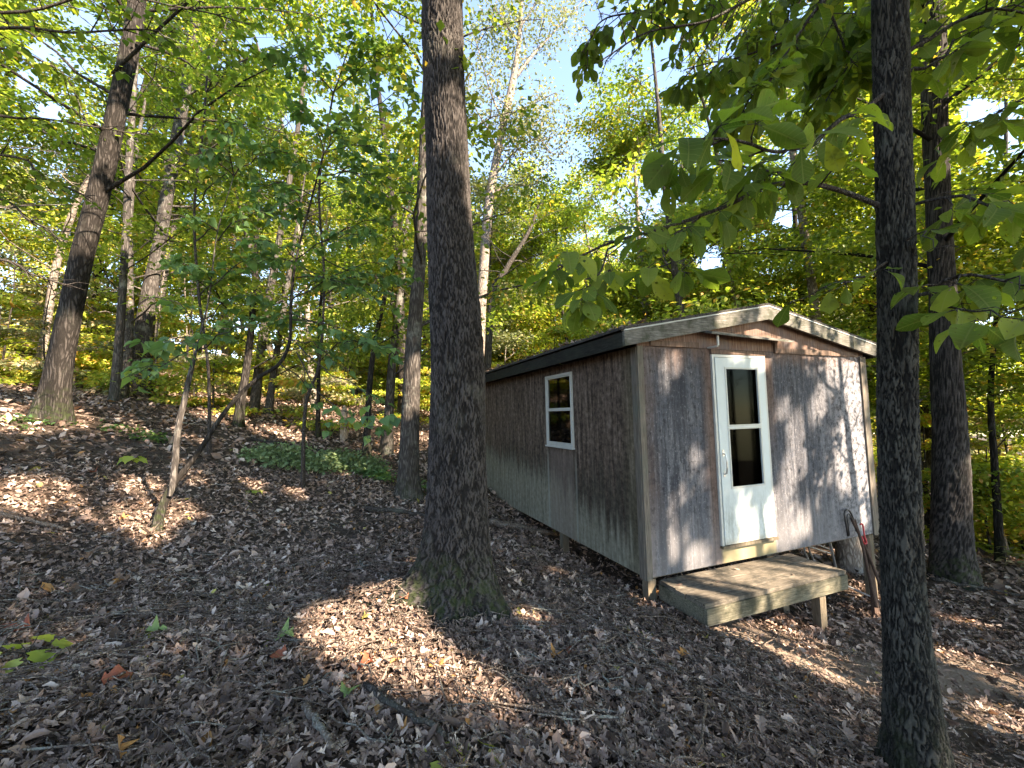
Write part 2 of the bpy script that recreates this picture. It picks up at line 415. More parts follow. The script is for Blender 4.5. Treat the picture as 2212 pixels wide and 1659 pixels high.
# ------------------------------------------------------------------ cabin
def cabin():
    RZ = math.atan2(CU[1], CU[0])
    C = empty('cabin', CA, RZ)
    tag(C, 'small weathered plywood cabin with low gable roof and white door', 'cabin')
    # siding materials, in cabin-local metres (x along the front, y to the back, z up)
    def siding(name, front):
        m, n, out = new_mat(name); g = NG(n); o = g.obj(); s = g.sep(o)
        X = s[0] if front else s[1]; Z = s[2]
        st = g.noise(g.mapping(o, (13, 13, .8)), 1.6, 7, .7, .4)
        fi = g.noise(g.mapping(o, (60, 60, 6)), 1.5, 5, .7)
        mo = g.noise(o, 14, 6, .75)
        t = g.math('ADD', g.math('MULTIPLY', st, .32 if front else .46), g.math('ADD', g.math('MULTIPLY', fi, .16), g.math('MULTIPLY', mo, .52 if front else .38)))
        if front:
            c = g.ramp(t, [(.38, (.016, .0165, .019)), (.46, (.062, .062, .068)), (.54, (.15, .148, .155)), (.64, (.32, .31, .315))])
            bl = g.noise(g.mapping(o, (2.6, 2.6, .9)), 1.6, 7, .75, .5)
            c = g.mix(g.math('MULTIPLY', g.smooth(g.math('ADD', bl, g.math('MULTIPLY', g.math('SUBTRACT', mo, .5), 1.1)), .44, .60), .85), c, g.ramp(t, [(.38, (.022, .024, .030)), (.6, (.10, .105, .12)), (.7, (.2, .2, .21))]))
            vs_ = g.noise(g.mapping(o, (6, 6, .45)), 1.3, 6, .7, .8)
            c = g.mix(g.math('MULTIPLY', g.smooth(g.math('ADD', vs_, g.math('MULTIPLY', g.math('SUBTRACT', mo, .5), .5)), .48, .62), .7), c, (.030, .031, .037))
            sp = g.noise(g.mapping(o, (1, 1, .6)), 42, 4, .8)
            c = g.mix(g.math('MULTIPLY', g.smooth(sp, .54, .66), .45), c, (.03, .03, .034))
            c = g.mix(g.math('MULTIPLY', g.smooth(sp, .44, .34), .35), c, (.42, .41, .42))
            br = g.ramp(t, [(.38, (.05, .028, .020)), (.55, (.17, .105, .075)), (.7, (.30, .21, .16))])
            # red-brown wood where rain does not wash: under the eave, beside the trim, beside the door
            wob = g.math('MULTIPLY', g.math('SUBTRACT', g.noise(g.mapping(o, (9, 9, 1.5)), 1.2, 4), .5), 1.1)
            top = g.smooth(g.math('ADD', Z, g.math('MULTIPLY', wob, .6)), 2.1, 2.42)
            lf = g.smooth(g.math('ADD', X, g.math('MULTIPLY', wob, .3)), .30, .04)
            dl = g.smooth(g.math('ABSOLUTE', g.math('SUBTRACT', g.math('ADD', X, g.math('MULTIPLY', wob, .12)), .98)), .16, .02)
            dr = g.smooth(g.math('ABSOLUTE', g.math('SUBTRACT', g.math('ADD', X, g.math('MULTIPLY', wob, .12)), 1.93)), .14, .02)
            dr = g.math('MULTIPLY', dr, g.smooth(Z, .9, 1.9))
            k = g.math('MAXIMUM', g.math('MULTIPLY', top, .65), g.math('MAXIMUM', g.math('MULTIPLY', lf, .45), g.math('MAXIMUM', g.math('MULTIPLY', dl, .75), g.math('MULTIPLY', dr, .7))))
            c = g.mix(k, c, br)
            # paler bleached band low right and bottom
            pale = g.math('MULTIPLY', g.smooth(g.math('ADD', Z, g.math('MULTIPLY', wob, .8)), .85, .1), .28)
            c = g.mix(pale, c, (.31, .295, .29))
            pr = g.math('MULTIPLY', g.smooth(X, 2.5, 3.7), g.math('MULTIPLY', g.smooth(mo, .4, .6), .7))
            c = g.mix(pr, c, (.36, .345, .35))
            ys = g.math('MULTIPLY', g.smooth(Z, .20, .12), g.math('MULTIPLY', g.smooth(X, 1.0, 1.06), g.smooth(X, 1.9, 1.84)))
            c = g.mix(g.math('MULTIPLY', ys, .75), c, (.33, .27, .14))
            seams = (.02, .31, .62, .93, 2.44, 2.75, 3.06, 3.36)
        else:
            c = g.ramp(t, [(.38, (.014, .010, .008)), (.46, (.060, .042, .031)), (.54, (.155, .112, .083)), (.64, (.29, .225, .175))])
            edge = g.noise(g.mapping(o, (5, 5.5, .25)), 1.7, 5, .65)
            # green-black algae band, then washed pale grey-green splash zone at the bottom
            dk = g.math('MULTIPLY', g.smooth(g.math('ADD', Z, g.math('MULTIPLY', edge, 1.6)), 2.1, 1.5), g.smooth(st, .38, .52))
            c = g.mix(g.math('MULTIPLY', dk, .6), c, (.024, .028, .020))
            zb = g.math('ADD', g.math('ADD', Z, g.math('MULTIPLY', g.math('SUBTRACT', edge, .5), 1.3)), g.math('MULTIPLY', X, -.06))
            zb = g.math('SUBTRACT', zb, g.math('MULTIPLY', g.smooth(X, .3, 2.2), .28))
            zb = g.math('ADD', zb, g.math('MULTIPLY', g.math('SUBTRACT', g.noise(g.mapping(o, (1, 22, .8)), 1.4, 4), .5), .45))
            c = g.mix(g.math('MULTIPLY', g.smooth(zb, .55, .12), .9), c, g.ramp(t, [(.38, (.085, .080, .055)), (.5, (.21, .192, .14)), (.63, (.34, .315, .24))]))
            ol = g.smooth(X, .38, .10)
            c = g.mix(g.math('MULTIPLY', ol, .6), c, g.ramp(t, [(.36, (.05, .040, .022)), (.6, (.17, .145, .09))]))
            uw = g.math('MULTIPLY', g.math('MULTIPLY', g.smooth(X, 1.38, 1.46), g.smooth(X, 2.16, 2.10)), g.smooth(Z, 1.24, 1.1))
            c = g.mix(g.math('MULTIPLY', uw, .45), c, (.19, .145, .12))
            for q, wd in ((1.36, .03), (2.19, .05)):
                sm = g.smooth(g.math('ABSOLUTE', g.math('SUBTRACT', X, q)), wd, .0)
                c = g.mix(g.math('MULTIPLY', g.math('MULTIPLY', sm, g.smooth(Z, 1.25, .9)), .6), c, (.30, .30, .25))
            seams = (.62, 1.36, 2.44, 3.66, 4.9)
        h = t
        for q in seams:
            d = g.math('ABSOLUTE', g.math('SUBTRACT', X, q))
            gsm = g.smooth(d, .006, .001)
            c = g.mix(g.math('MULTIPLY', gsm, .35 if front else .5), c, (.03, .025, .022))
        # nail heads
        g.link(g.bsdf(c, .88, g.bump(h, .4, .0022), .15), out.inputs[0])
        return m
    mf, ms = siding('front_siding', True), siding('side_siding', False)
    brown = wood_mat('brown_trim', [(.06, .035, .025), (.14, .09, .065), (.25, .18, .14)], (18, 18, 1.2), (.07, .06, .05), .5)
    fasc = wood_mat('fascia_pine', [(.045, .040, .032), (.14, .13, .112), (.28, .265, .235)], (2.2, 8, 22), (.05, .054, .035), .9, blotch=5)
    blackw = wood_mat('black_stained_fascia', [(.008, .008, .007), (.018, .018, .015), (.045, .045, .035)], (18, 2, 18), (.04, .045, .03), .4)
    trim = wood_mat('corner_trim_wood', [(.06, .045, .035), (.14, .115, .09), (.24, .20, .165)], (18, 18, 1.2), (.10, .11, .085), .6)
    post = wood_mat('post_wood', [(.06, .045, .030), (.16, .125, .085), (.28, .225, .16)], (16, 16, 1.2), (.05, .05, .035), .5)
    white, n, out = new_mat('white_door_paint'); g = NG(n); o = g.obj(); z_ = g.sep(o)[2]
    gr_ = g.math('MULTIPLY', g.smooth(g.noise(g.mapping(o, (9, 9, 2.5)), 1.6, 7, .75), .40, .66), g.smooth(z_, 1.0, .3))
    c = g.mix(g.math('MULTIPLY', gr_, .75), (.54, .59, .57), (.20, .21, .17))
    c = g.mix(g.math('MULTIPLY', g.smooth(g.noise(o, 26, 6, .8), .58, .72), .4), c, (.28, .27, .22))
    c = g.mix(g.math('MULTIPLY', g.smooth(g.math('ADD', z_, g.math('MULTIPLY', g.noise(o, 18, 4), .1)), .33, .25), .5), c, (.30, .24, .14))
    g.link(g.bsdf(c, .5, g.bump(g.noise(o, 6, 3), .2, .003), .4), out.inputs[0])
    alu = plain('white_frame', (.50, .50, .45), .4, var=.08)
    inner = plain('interior_shade', (.005, .005, .005), .9, spec=0, var=.05)
    met = plain('bright_metal', (.55, .55, .55), .3, .9)
    shingle, n, out = new_mat('shingle_black'); g = NG(n); o = g.obj()
    bk = g.node('ShaderNodeTexBrick'); g.link(g.mapping(o, (1, 1, 1)), bk.inputs['Vector']); bk.inputs['Scale'].default_value = 3.2
    bk.inputs['Color1'].default_value = (.035, .033, .03, 1); bk.inputs['Color2'].default_value = (.06, .055, .05, 1); bk.inputs['Mortar'].default_value = (.015, .015, .015, 1)
    g.link(g.bsdf(g.mix(g.smooth(g.noise(o, 60, 5), .5, .7), bk.outputs[0], (.10, .085, .07)), .95, g.bump(g.noise(o, 90, 4), .8, .006)), out.inputs[0])
    gm, n, out = new_mat('dark_window_glass'); g = NG(n)
    tr = g.node('ShaderNodeBsdfTransparent'); tr.inputs[0].default_value = (.12, .13, .125, 1)
    gl = g.node('ShaderNodeBsdfGlossy'); gl.inputs[0].default_value = (.10, .11, .10, 1); gl.inputs['Roughness'].default_value = .04
    fr = g.node('ShaderNodeFresnel'); fr.inputs[0].default_value = 1.5
    
    x = g.node('ShaderNodeMixShader'); g.link(fr.outputs[0], x.inputs[0]); g.link(tr.outputs[0], x.inputs[1]); g.link(gl.outputs[0], x.inputs[2]); g.link(x.outputs[0], out.inputs[0])

    gm_side = gm.copy(); gm_side.name = 'reflecting_window_glass'
    for nd in gm_side.node_tree.nodes:
        if nd.type == 'BSDF_GLOSSY': nd.inputs[0].default_value = (1, 1, 1, 1)
    T = .02
    dx0, dx1, dz0, dz1 = 1.04, 1.82, .19, 2.30
    # front wall with a door opening
    w_ = MB()
    w_.box(0, dx0, 0, T, 0, CH); w_.box(dx1, CW, 0, T, 0, CH)
    w_.box(dx0, dx1, 0, T, 0, dz0); w_.box(dx0, dx1, 0, T, dz1, CH)
    w_.build('front_wall', mf, C)
    # gable panel above (a touch proud, bottom edge flashed)
    slope = (2.75 - 2.35) / 2.08
    ax = 1.85
    def roofz(x, base=2.80): return base - slope * abs(x - ax)
    gb = MB()
    V = [(0, -.004, CH + .003), (CW, -.004, CH + .003), (CW, -.004, roofz(CW)), (ax, -.004, roofz(ax)), (0, -.004, roofz(0))]
    V += [(a, .016, c) for a, b, c in V]
    gb.add(V, [(5, 6, 1, 0), (6, 7, 2, 1)], [(0, 1, 2), (0, 2, 3), (0, 3, 4), (7, 6, 5), (8, 7, 5), (9, 8, 5), (0, 4, 9), (0, 9, 5), (2, 7, 8), (2, 8, 3), (3, 8, 9), (3, 9, 4)])
    gw = gb.build('gable_wall', None, C); gm2 = wood_mat('gable_siding', [(.05, .028, .02), (.17, .10, .07), (.29, .20, .155)], (14, 14, 1.0), (.13, .12, .12), .6, blotch=3)
    gw.data.materials.append(gm2)
    # side and back walls
    wy0, wy1, wz0, wz1 = 1.42, 2.12, 1.27, 2.21
    sd = MB()
    sd.box(0, T, T + .002, wy0, 0, CH); sd.box(0, T, wy1, CL, 0, CH); sd.box(0, T, wy0, wy1, 0, wz0); sd.box(0, T, wy0, wy1, wz1, CH)
    sd.build('side_wall', ms, C)
    MB().box(CW - T, CW, T + .002, CL, 0, CH).build('side_wall', ms, C)
    MB().box(T + .002, CW - T - .002, CL - T, CL, 0, CH + .3).build('back_wall', ms, C)
    MB().box(.03, CW - .03, .03, CL - .03, -.02, .01).box(.30, .34, .25, CL - .25, -.13, -.022).box(CW - .34, CW - .30, .25, CL - .25, -.13, -.022).box(.36, CW - .36, .35, .39, -.10, -.022).build('floor_frame', post, C)
    # lining coloured near black to stand in for the unlit room
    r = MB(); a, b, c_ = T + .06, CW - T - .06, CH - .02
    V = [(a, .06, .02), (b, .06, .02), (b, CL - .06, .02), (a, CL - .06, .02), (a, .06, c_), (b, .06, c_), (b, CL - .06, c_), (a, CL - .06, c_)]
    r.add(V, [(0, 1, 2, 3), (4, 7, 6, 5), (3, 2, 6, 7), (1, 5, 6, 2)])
    r.build('room_shade_lining', inner, C)
    # corner boards
    MB().box(-.012, .060, -.018, -.002, -.02, CH).build('corner_trim', trim, C)
    MB().box(-.022, -.002, -.001, .085, -.02, CH - .02).build('corner_trim', trim, C)
    MB().box(CW - .10, CW + .02, -.020, -.002, -.02, CH - .01).build('corner_trim', trim, C)
    MB().box(CW + .002, CW + .02, 0, .085, -.02, CH - .02).build('corner_trim', trim, C)
    # battens at the gable flashing
    MB().box(.16, .83, -.026, -.006, 2.385, 2.445).build('batten', brown, C)
    MB().box(2.04, 3.66, -.026, -.006, 2.365, 2.43).build('batten', brown, C)
    MB().box(2.04, 2.08, -.028, -.004, 2.432, 2.50).build('batten', brown, C)
    # door hood board
    h = MB(); V = []
    for s_, z0_, z1_ in ((.84, 2.545, 2.60), (2.14, 2.50, 2.555)):
        V += [(s_, -.006, z1_), (s_, -.20, z1_ - .06), (s_, -.20, z1_ - .085), (s_, -.006, z1_ - .03)]
    h.add(V, [(0, 1, 5, 4), (1, 2, 6, 5), (2, 3, 7, 6), (0, 4, 7, 3), (0, 3, 2, 1), (4, 5, 6, 7)])
    h.build('door_hood', fasc, C)
    MB().box(.965, .985, -.16, -.145, 2.40, 2.515).box(.965, .985, -.145, -.006, 2.385, 2.40).build('bracket', alu, C)
    MB().box(1.0, 1.86, -.03, -.006, 2.325, 2.375).build('door_head_trim', brown, C)
    # roof: two slabs, black shingles
    th = .028
    yF, yB = -.12, CL + .14
    xl, xr = -.24, 3.93
    for nm, e, sg in (('roof', xl, 1), ('roof', xr, -1)):
        rb = MB(); z = lambda x: 2.925 - slope * abs(x - ax)
        nseg = 44
        ys = np.linspace(yF, yB, nseg); ex = e - sg * (.035 + .012 * np.sin(np.arange(nseg) * 1.9) + .008 * np.sin(np.arange(nseg) * 4.3))
        for k in range(nseg - 1):
            V = [(ax, ys[k], z(ax)), (ex[k], ys[k], z(ex[k])), (ex[k + 1], ys[k + 1], z(ex[k + 1])), (ax, ys[k + 1], z(ax))]
            V += [(q[0], q[1], q[2] + th) for q in V]
            Q = [(3, 2, 1, 0), (4, 5, 6, 7), (1, 2, 6, 5)]
            if k == 0: Q.append((0, 1, 5, 4))
            if k == nseg - 2: Q.append((2, 3, 7, 6))
            rb.add(V, Q)
        ro = rb.build(nm, shingle, C)
        # gable rake fascia: 2.75 low edge at apex
        for y0, y1, who in ((yF, yF + .036, 'fascia'), (yB - .036, yB, 'fascia')):
            f = MB(); zz = lambda x, d: 2.755 + d - slope * abs(x - ax)
            x1 = ax if sg > 0 else ax + .0015
            V = [(e, y, zz(e, 0)) for y in (y0, y1)] + [(x1, y, zz(x1, 0)) for y in (y0, y1)] + [(e, y, zz(e, .152)) for y in (y0, y1)] + [(x1, y, zz(x1, .152)) for y in (y0, y1)]
            f.add(V, [(0, 1, 3, 2), (4, 6, 7, 5), (0, 2, 6, 4), (1, 5, 7, 3), (0, 4, 5, 1), (2, 3, 7, 6)])
            f.build(who, fasc, C)
        # metal drip edge on top of the rake
        f = MB(); y0, y1 = yF - .006, yF + .05
        V = [(e, y, 2.755 + .156 - slope * abs(e - ax)) for y in (y0, y1)] + [(ax, y, 2.755 + .156) for y in (y0, y1)]
        V += [(q[0], q[1], q[2] + .012) for q in V]
        f.add(V, [(0, 2, 3, 1), (4, 5, 7, 6), (0, 4, 6, 2), (1, 3, 7, 5), (0, 1, 5, 4), (2, 6, 7, 3)])
        f.build('drip_edge', alu, C)
        # eave fascia + soffit
        zt = 2.755 - slope * abs(e - ax)
        xe0, xe1 = (e, e + .03) if sg > 0 else (e - .03, e)
        MB().box(xe0, xe1, yF + .038, yB - .038, zt - .005, zt + .15).build('eave_board', blackw, C)
        xw = -.0 if sg > 0 else CW
        V = [(xe1 if sg > 0 else xe0, y, zt + .03) for y in (yF + .04, yB - .04)] + [(xw + sg * -.001, y, CH + .035) for y in (yF + .04, yB - .04)]
        MB().add(V, [(0, 1, 3, 2)]).build('soffit', blackw, C)
    # posts
    for px_, py_ in ((.07, .06), (1.85, .12), (CW - .10, .07), (.08, 1.9), (.10, 3.6), (CW - .1, 2.6), (CW - .1, CL - .1), (.1, CL - .1)):
        wp = CA + CU * px_ + CV * py_
        zg = g1(wp[0], wp[1]) - CA[2] - .12
        if zg < -.16:
            MB().box(px_ - .05, px_ + .05, py_ - .045, py_ + .045, zg, -.024 if px_ > .2 and px_ < 3 else -.023).build('post', post, C)
    # storm door
    y0, y1 = -.034, -.004
    fx0, fx1, fz0, fz1 = 1.01, 1.85, .17, 2.32
    fr = MB()
    fr.box(fx0, fx0 + .03, -.026, T, fz0, fz1); fr.box(fx1 - .03, fx1, -.026, T, fz0, fz1); fr.box(fx0 + .03, fx1 - .03, -.026, T, fz1 - .03, fz1)
    dr = MB()
    a, b = fx0 + .036, fx1 - .036; g0, g1_, g2, g3, gm_ = 1.20, 1.69, .82, 2.155, 1.49
    c0, c1 = fz0 + .03, fz1 - .036
    dr.box(a, g0, y0, y1, c0, c1); dr.box(g1_, b, y0, y1, c0, c1); dr.box(g0, g1_, y0, y1, g3, c1); dr.box(g0, g1_, y0, y1, c0, g2); dr.box(g0, g1_, y0 + .003, y1, gm_ - .025, gm_ + .025)
    door = dr.build('door', white, C)
    fr.build('door_frame', alu, door)
    MB().box(fx0 - .01, fx1 + .01, -.05, T, fz0 - .005, fz0 + .024).build('threshold', post, door)
    bead = MB()
    for zz0, zz1 in ((g2, gm_ - .025), (gm_ + .025, g3)):
        bead.box(g0 - .02, g0, y0 - .006, y0 - .001, zz0 - .02, zz1 + .02); bead.box(g1_, g1_ + .02, y0 - .006, y0 - .001, zz0 - .02, zz1 + .02)
        bead.box(g0, g1_, y0 - .006, y0 - .001, zz0 - .02, zz0); bead.box(g0, g1_, y0 - .006, y0 - .001, zz1, zz1 + .018)
    bead.build('glazing_bead', alu, door)
    for zz0, zz1 in ((g2, gm_ - .025), (gm_ + .025, g3)):
        MB().box(g0, g1_, -.020, -.016, zz0, zz1).build('glass_pane', gm, door)
    hd = MB()
    hx = 1.085
    hd.tube([(hx, y0, 1.20), (hx, y0 - .035, 1.19), (hx, y0 - .045, 1.12), (hx, y0 - .045, 1.05), (hx, y0 - .035, .985), (hx, y0, .97)], .008, 8)
    hd.box(hx - .014, hx + .014, y0 - .006, y0 - .001, 1.17, 1.24); hd.box(hx - .012, hx + .012, y0 - .006, y0 - .001, .94, .99)
    hd.build('door_handle', met, door)
    # lace valance string hanging behind the lower pane
    lc = MB(); lace = plain('lace', (.30, .30, .28), .9, var=.1)
    for k in range(3):
        xs = np.linspace(g0 + .14, g1_ - .14, 12); zc = 1.405 - .03 * k
        lc.tube([(q, .03, zc - .045 * math.sin((q - xs[0]) / (xs[-1] - xs[0]) * math.pi) + .006 * math.sin(q * 190 + k)) for q in xs], .0022, 5)
    for q in np.linspace(g0 + .14, g1_ - .14, 9):
        lc.tube([(q, .03, 1.42), (q + .004, .031, 1.36 - .03 * math.sin((q - g0) * 6))], .0015, 5)
    lc.build('lace_curtain', lace, C)
    # window on the side wall
    wf = MB(); X0, X1 = -.030, -.002
    a, b, c0, c1 = 1.375, 2.165, 1.225, 2.25
    wf.box(X0, X1, a, a + .032, c0, c1); wf.box(X0, X1, b - .032, b, c0, c1); wf.box(X0, X1, a + .032, b - .032, c1 - .032, c1); wf.box(X0, X1, a + .032, b - .032, c0, c0 + .032)
    win = wf.build('window', alu, C)
    MB().box(-.05, -.002, a - .01, b + .01, c0 - .022, c0 - .002).build('sill', alu, win)
    zm = 1.73
    sh = MB(); x0, x1 = -.024, -.001
    for z0_, z1_, dx in ((c0 + .034, zm + .012, 0), (zm + .014, c1 - .034, .008)):
        sh.box(x0 + dx, x1 + dx, a + .034, a + .054, z0_, z1_); sh.box(x0 + dx, x1 + dx, b - .054, b - .034, z0_, z1_)
        sh.box(x0 + dx, x1 + dx, a + .054, b - .054, z0_, z0_ + .022); sh.box(x0 + dx, x1 + dx, a + .054, b - .054, z1_ - .018, z1_)
        MB().box(-.010 + dx, -.006 + dx, a + .054, b - .054, z0_ + .022, z1_ - .018).build('pane', gm_side, win)
    sh.build('sash', alu, win)
    return C, post, trim
CAB, POSTM, TRIMM = cabin()

# ------------------------------------------------------------------ step platform in front of the door
def step():
    o0 = CA + CU * .13 - CV * 0 + UP * (-.035)
    S = empty('wooden_step', o0 - CV * .0, math.atan2(CU[1], CU[0]))
    tag(S, 'low grey plank step platform in front of the white door', 'step')
    deck = wood_mat('deck_boards', [(.05, .040, .030), (.15, .125, .095), (.30, .255, .20)], (1.4, 22, 22), (.035, .034, .028), .85, blotch=4)
    rim = wood_mat('rim_board', [(.05, .045, .030), (.14, .125, .085), (.27, .245, .18)], (1.6, 12, 22), (.03, .033, .02), .85, blotch=4)
    W_, D_ = 1.95, .62
    nb = 5; bw = D_ / nb
    for k in range(nb):
        x1 = W_ + [.0, -.012, .006, -.004, 0][k]
        x0 = [.0, .01, .0, .012, .02][k]
        MB().box(x0, x1, -D_ + k * bw + .007, -D_ + (k + 1) * bw - .007, -.038 - [0, .002, .0, .003, 0][k], [.0, .003, -.002, .002, 0][k]).build('deck_board', deck, S)
    MB().box(0.004, W_ - .004, -D_ - .008, -D_ + .032, -.185, -.040).build('front_rim', rim, S)
    MB().box(0.002, .042, -D_ + .034, -.01, -.180, -.041).build('end_rim', rim, S)
    MB().box(W_ - .042, W_ - .006, -D_ + .034, -.01, -.180, -.041).build('end_rim', rim, S)
    for lx, ly in ((1.60, -D_ + .08), (1.62, -.12), (.10, -.12)):
        wp = o0 + CU * lx + CV * ly
        zg = g1(wp[0], wp[1]) - o0[2] - .08
        MB().box(lx - .045, lx + .045, ly - .045, ly + .045, zg, -.06).build('leg', POSTM, S)
step()

# ------------------------------------------------------------------ things leaning and lying at the cabin
def clutter():
    darkw = wood_mat('tool_handle_wood', [(.03, .018, .012), (.075, .045, .032), (.13, .085, .065)], (30, 30, 2), (.03, .025, .02), .4)
    blk = plain('black_rubber', (.012, .011, .012), .4, spec=.5, var=.05)
    red = plain('red_plastic', (.50, .03, .04), .35, var=.1)
    alu = plain('aluminium_tube', (.62, .62, .62), .35, .85)
    pvc = plain('white_pvc', (.66, .64, .60), .5, var=.1)
    def wp(px, py, off):     # point at a small distance off the front wall plane
        d = ray(px, py); q = d * (((CA - CV * off) @ CV) / (d @ CV)); return q
    T_ = empty('long_handled_tool', wp(1893, 1310, .42))
    tag(T_, 'long brown handled tool with black loop grip leaning on the cabin', 'garden tool')
    L = np.array(T_.location)
    def part(nm, pts, r, mat, n=8): MB().tube([np.array(p) - L for p in resample(pts, 14)], r, n).build(nm, mat, T_, True)
    part('handle', [wp(1845, 1122, .05), wp(1862, 1175, .15), wp(1880, 1255, .30), wp(1893, 1312, .42)], [.017] * 14, darkw)
    part('handle', [wp(1838, 1118, .05), wp(1868, 1180, .12), wp(1892, 1240, .22), wp(1903, 1270, .3)], [.016] * 14, darkw)
    part('grip', [wp(1832, 1158, .05), wp(1827, 1130, .05), wp(1824, 1108, .05), wp(1830, 1101, .05), wp(1838, 1108, .05), wp(1846, 1130, .06), wp(1850, 1148, .07)], .011, blk)
    part('grip', [wp(1835, 1157, .06), wp(1832, 1135, .06), wp(1830, 1116, .06), wp(1834, 1110, .06), wp(1842, 1124, .07)], .007, blk)
    part('red_clip', [wp(1858, 1133, .10), wp(1863, 1132, .10), wp(1866, 1148, .11), wp(1868, 1160, .12), wp(1872, 1172, .13), wp(1867, 1175, .13), wp(1861, 1158, .11)], .010, red)
    # leaning plank
    a, b = wp(1872, 1160, .04), wp(1893, 1322, .30)
    b[2] = g1(b[0], b[1]) - .03
    ax_ = (b - a) / np.linalg.norm(b - a); sd = np.cross(ax_, CV); sd /= np.linalg.norm(sd); nn = np.cross(ax_, sd)
    pk = MB(); V = []
    for p, hw in ((a, .035), (b, .055)):
        for su, sn in ((-1, -1), (1, -1), (1, 1), (-1, 1)): V.append(p + sd * hw * su + nn * .016 * sn - a)
    pk.add(V, [(0, 1, 2, 3), (7, 6, 5, 4), (0, 4, 5, 1), (1, 5, 6, 2), (2, 6, 7, 3), (3, 7, 4, 0)])
    o = pk.build('leaning_board', darkw); o.location = a
    tag(o, 'dark brown board leaning against the right corner post of the cabin', 'board')
    # white pole on the ground
    a, b = on_ground(1800, 1268), on_ground(1960, 1330)
    a = np.array([a[0], a[1], g1(a[0], a[1]) + .10]); b = np.array([b[0], b[1], g1(b[0], b[1]) + .03])
    o = MB().tube(resample([a, b], 10) - a, .012, 10).build('white_pole', pvc, None, True); o.location = a
    tag(o, 'thin white plastic pole lying on the leaves right of the step', 'pole')
    # folded aluminium chair frame under the floor
    def gp(px, py, off):
        return wp(px, py, off)
    K = empty('folding_chair_frame', gp(1770, 1215, -.5)); L = np.array(K.location)
    tag(K, 'bare aluminium chair frame stored under the cabin beside the step', 'chair')
    def part2(nm, pts, r): MB().tube([np.array(p) - L for p in resample(pts, 12)], r, 8).build(nm, alu, K, True)
    part2('leg', [gp(1736, 1160, -.25), gp(1738, 1190, -.28), gp(1748, 1212, -.3), gp(1756, 1240, -.32)], .011)
    part2('leg', [gp(1746, 1160, -.3), gp(1748, 1188, -.32), gp(1757, 1208, -.34), gp(1768, 1240, -.36)], .011)
    part2('leg', [gp(1788, 1150, -.3), gp(1797, 1190, -.32), gp(1806, 1230, -.34)], .017)
    part2('arm', [gp(1742, 1178, -.4), gp(1770, 1188, -.42), gp(1796, 1196, -.45)], .011)
    part2('arm', [gp(1742, 1168, -.6), gp(1775, 1180, -.65), gp(1800, 1190, -.7)], .010)
    # stump pier under the floor
    c = gp(1832, 1200, -.9); c[2] = g1(c[0], c[1])
    ph = np.linspace(0, 1, 10)
    topz = CA[2] - .14 - c[2]
    V, Q, T = tube([(0.02 * math.sin(t * 5), 0, -.15 + t * (topz + .15)) for t in ph], [.17 + .05 * (1 - t) ** 3 for t in ph], 24)
    o = MB().add(V, Q, T).build('log_stump', BARK['pale'], None, True); o.location = c
    tag(o, 'upright tan log section under the cabin floor near the corner', 'log')
clutter()

# ------------------------------------------------------------------ leaves
def T_rhomb(fold=.18):
    V = [(0, 0, 0), (.30, .45, fold * .6), (0, 1, 0), (-.30, .45, fold * .6), (0, .45, 0)]
    return np.array(V), [(0, 1, 2, 4), (0, 4, 2, 3)]
def T_strip(outl, fold=.15, curl=.0, droop=.25, wave=0.0, seed=0, fine=0):
    """outl: list of (t, halfwidth) from base to tip; quads either side of the midrib"""
    r = np.random.default_rng(seed); V = []; F = []
    if fine:
        q_ = resample(np.array(outl, float), fine); outl = [(float(a_), max(float(b_), .004)) for a_, b_ in q_]
    outl = [(t + r.normal(0, wave * .6), wd * (1 + r.normal(0, wave * 5))) for t, wd in outl]
    k = len(outl)
    for t, wd in outl:
        z0 = -droop * t * t
        j = r.normal(0, wave, 2)
        aw, bw_ = wd * (1 + r.normal(0, wave * 6)), wd * (1 + r.normal(0, wave * 6))
        V += [(0, t, z0), (aw, t + .02, z0 + fold * wd + curl * wd * wd * 4 + j[0]), (-bw_, t + .02, z0 + fold * wd + curl * wd * wd * 4 + j[1])]
    for i in range(k - 1):
        a, b = 3 * i, 3 * i + 3
        F += [(a, a + 1, b + 1, b), (a + 2, a, b, b + 2)]
    return np.array(V), F
OV = [(0, .02), (.12, .26), (.32, .38), (.55, .34), (.78, .19), (1, .01)]
HEART = [(-.06, .16), (.06, .34), (.26, .44), (.5, .38), (.76, .19), (1, .01)]
OBOV = [(0, .02), (.2, .10), (.42, .20), (.62, .28), (.80, .25), (.93, .12), (1, .01)]
OAKL = [(0, .02), (.14, .08), (.26, .24), (.36, .13), (.52, .34), (.66, .16), (.80, .26), (1, .05)]
ELL = [(0, .01), (.15, .13), (.4, .22), (.65, .20), (.85, .11), (1, .01)]
def frames(d, n):
    d = d / (np.linalg.norm(d, axis=1)[:, None] + 1e-9)
    x = np.cross(d, n); x /= np.linalg.norm(x, axis=1)[:, None] + 1e-9
    return np.stack([x, d, np.cross(x, d)], 1)
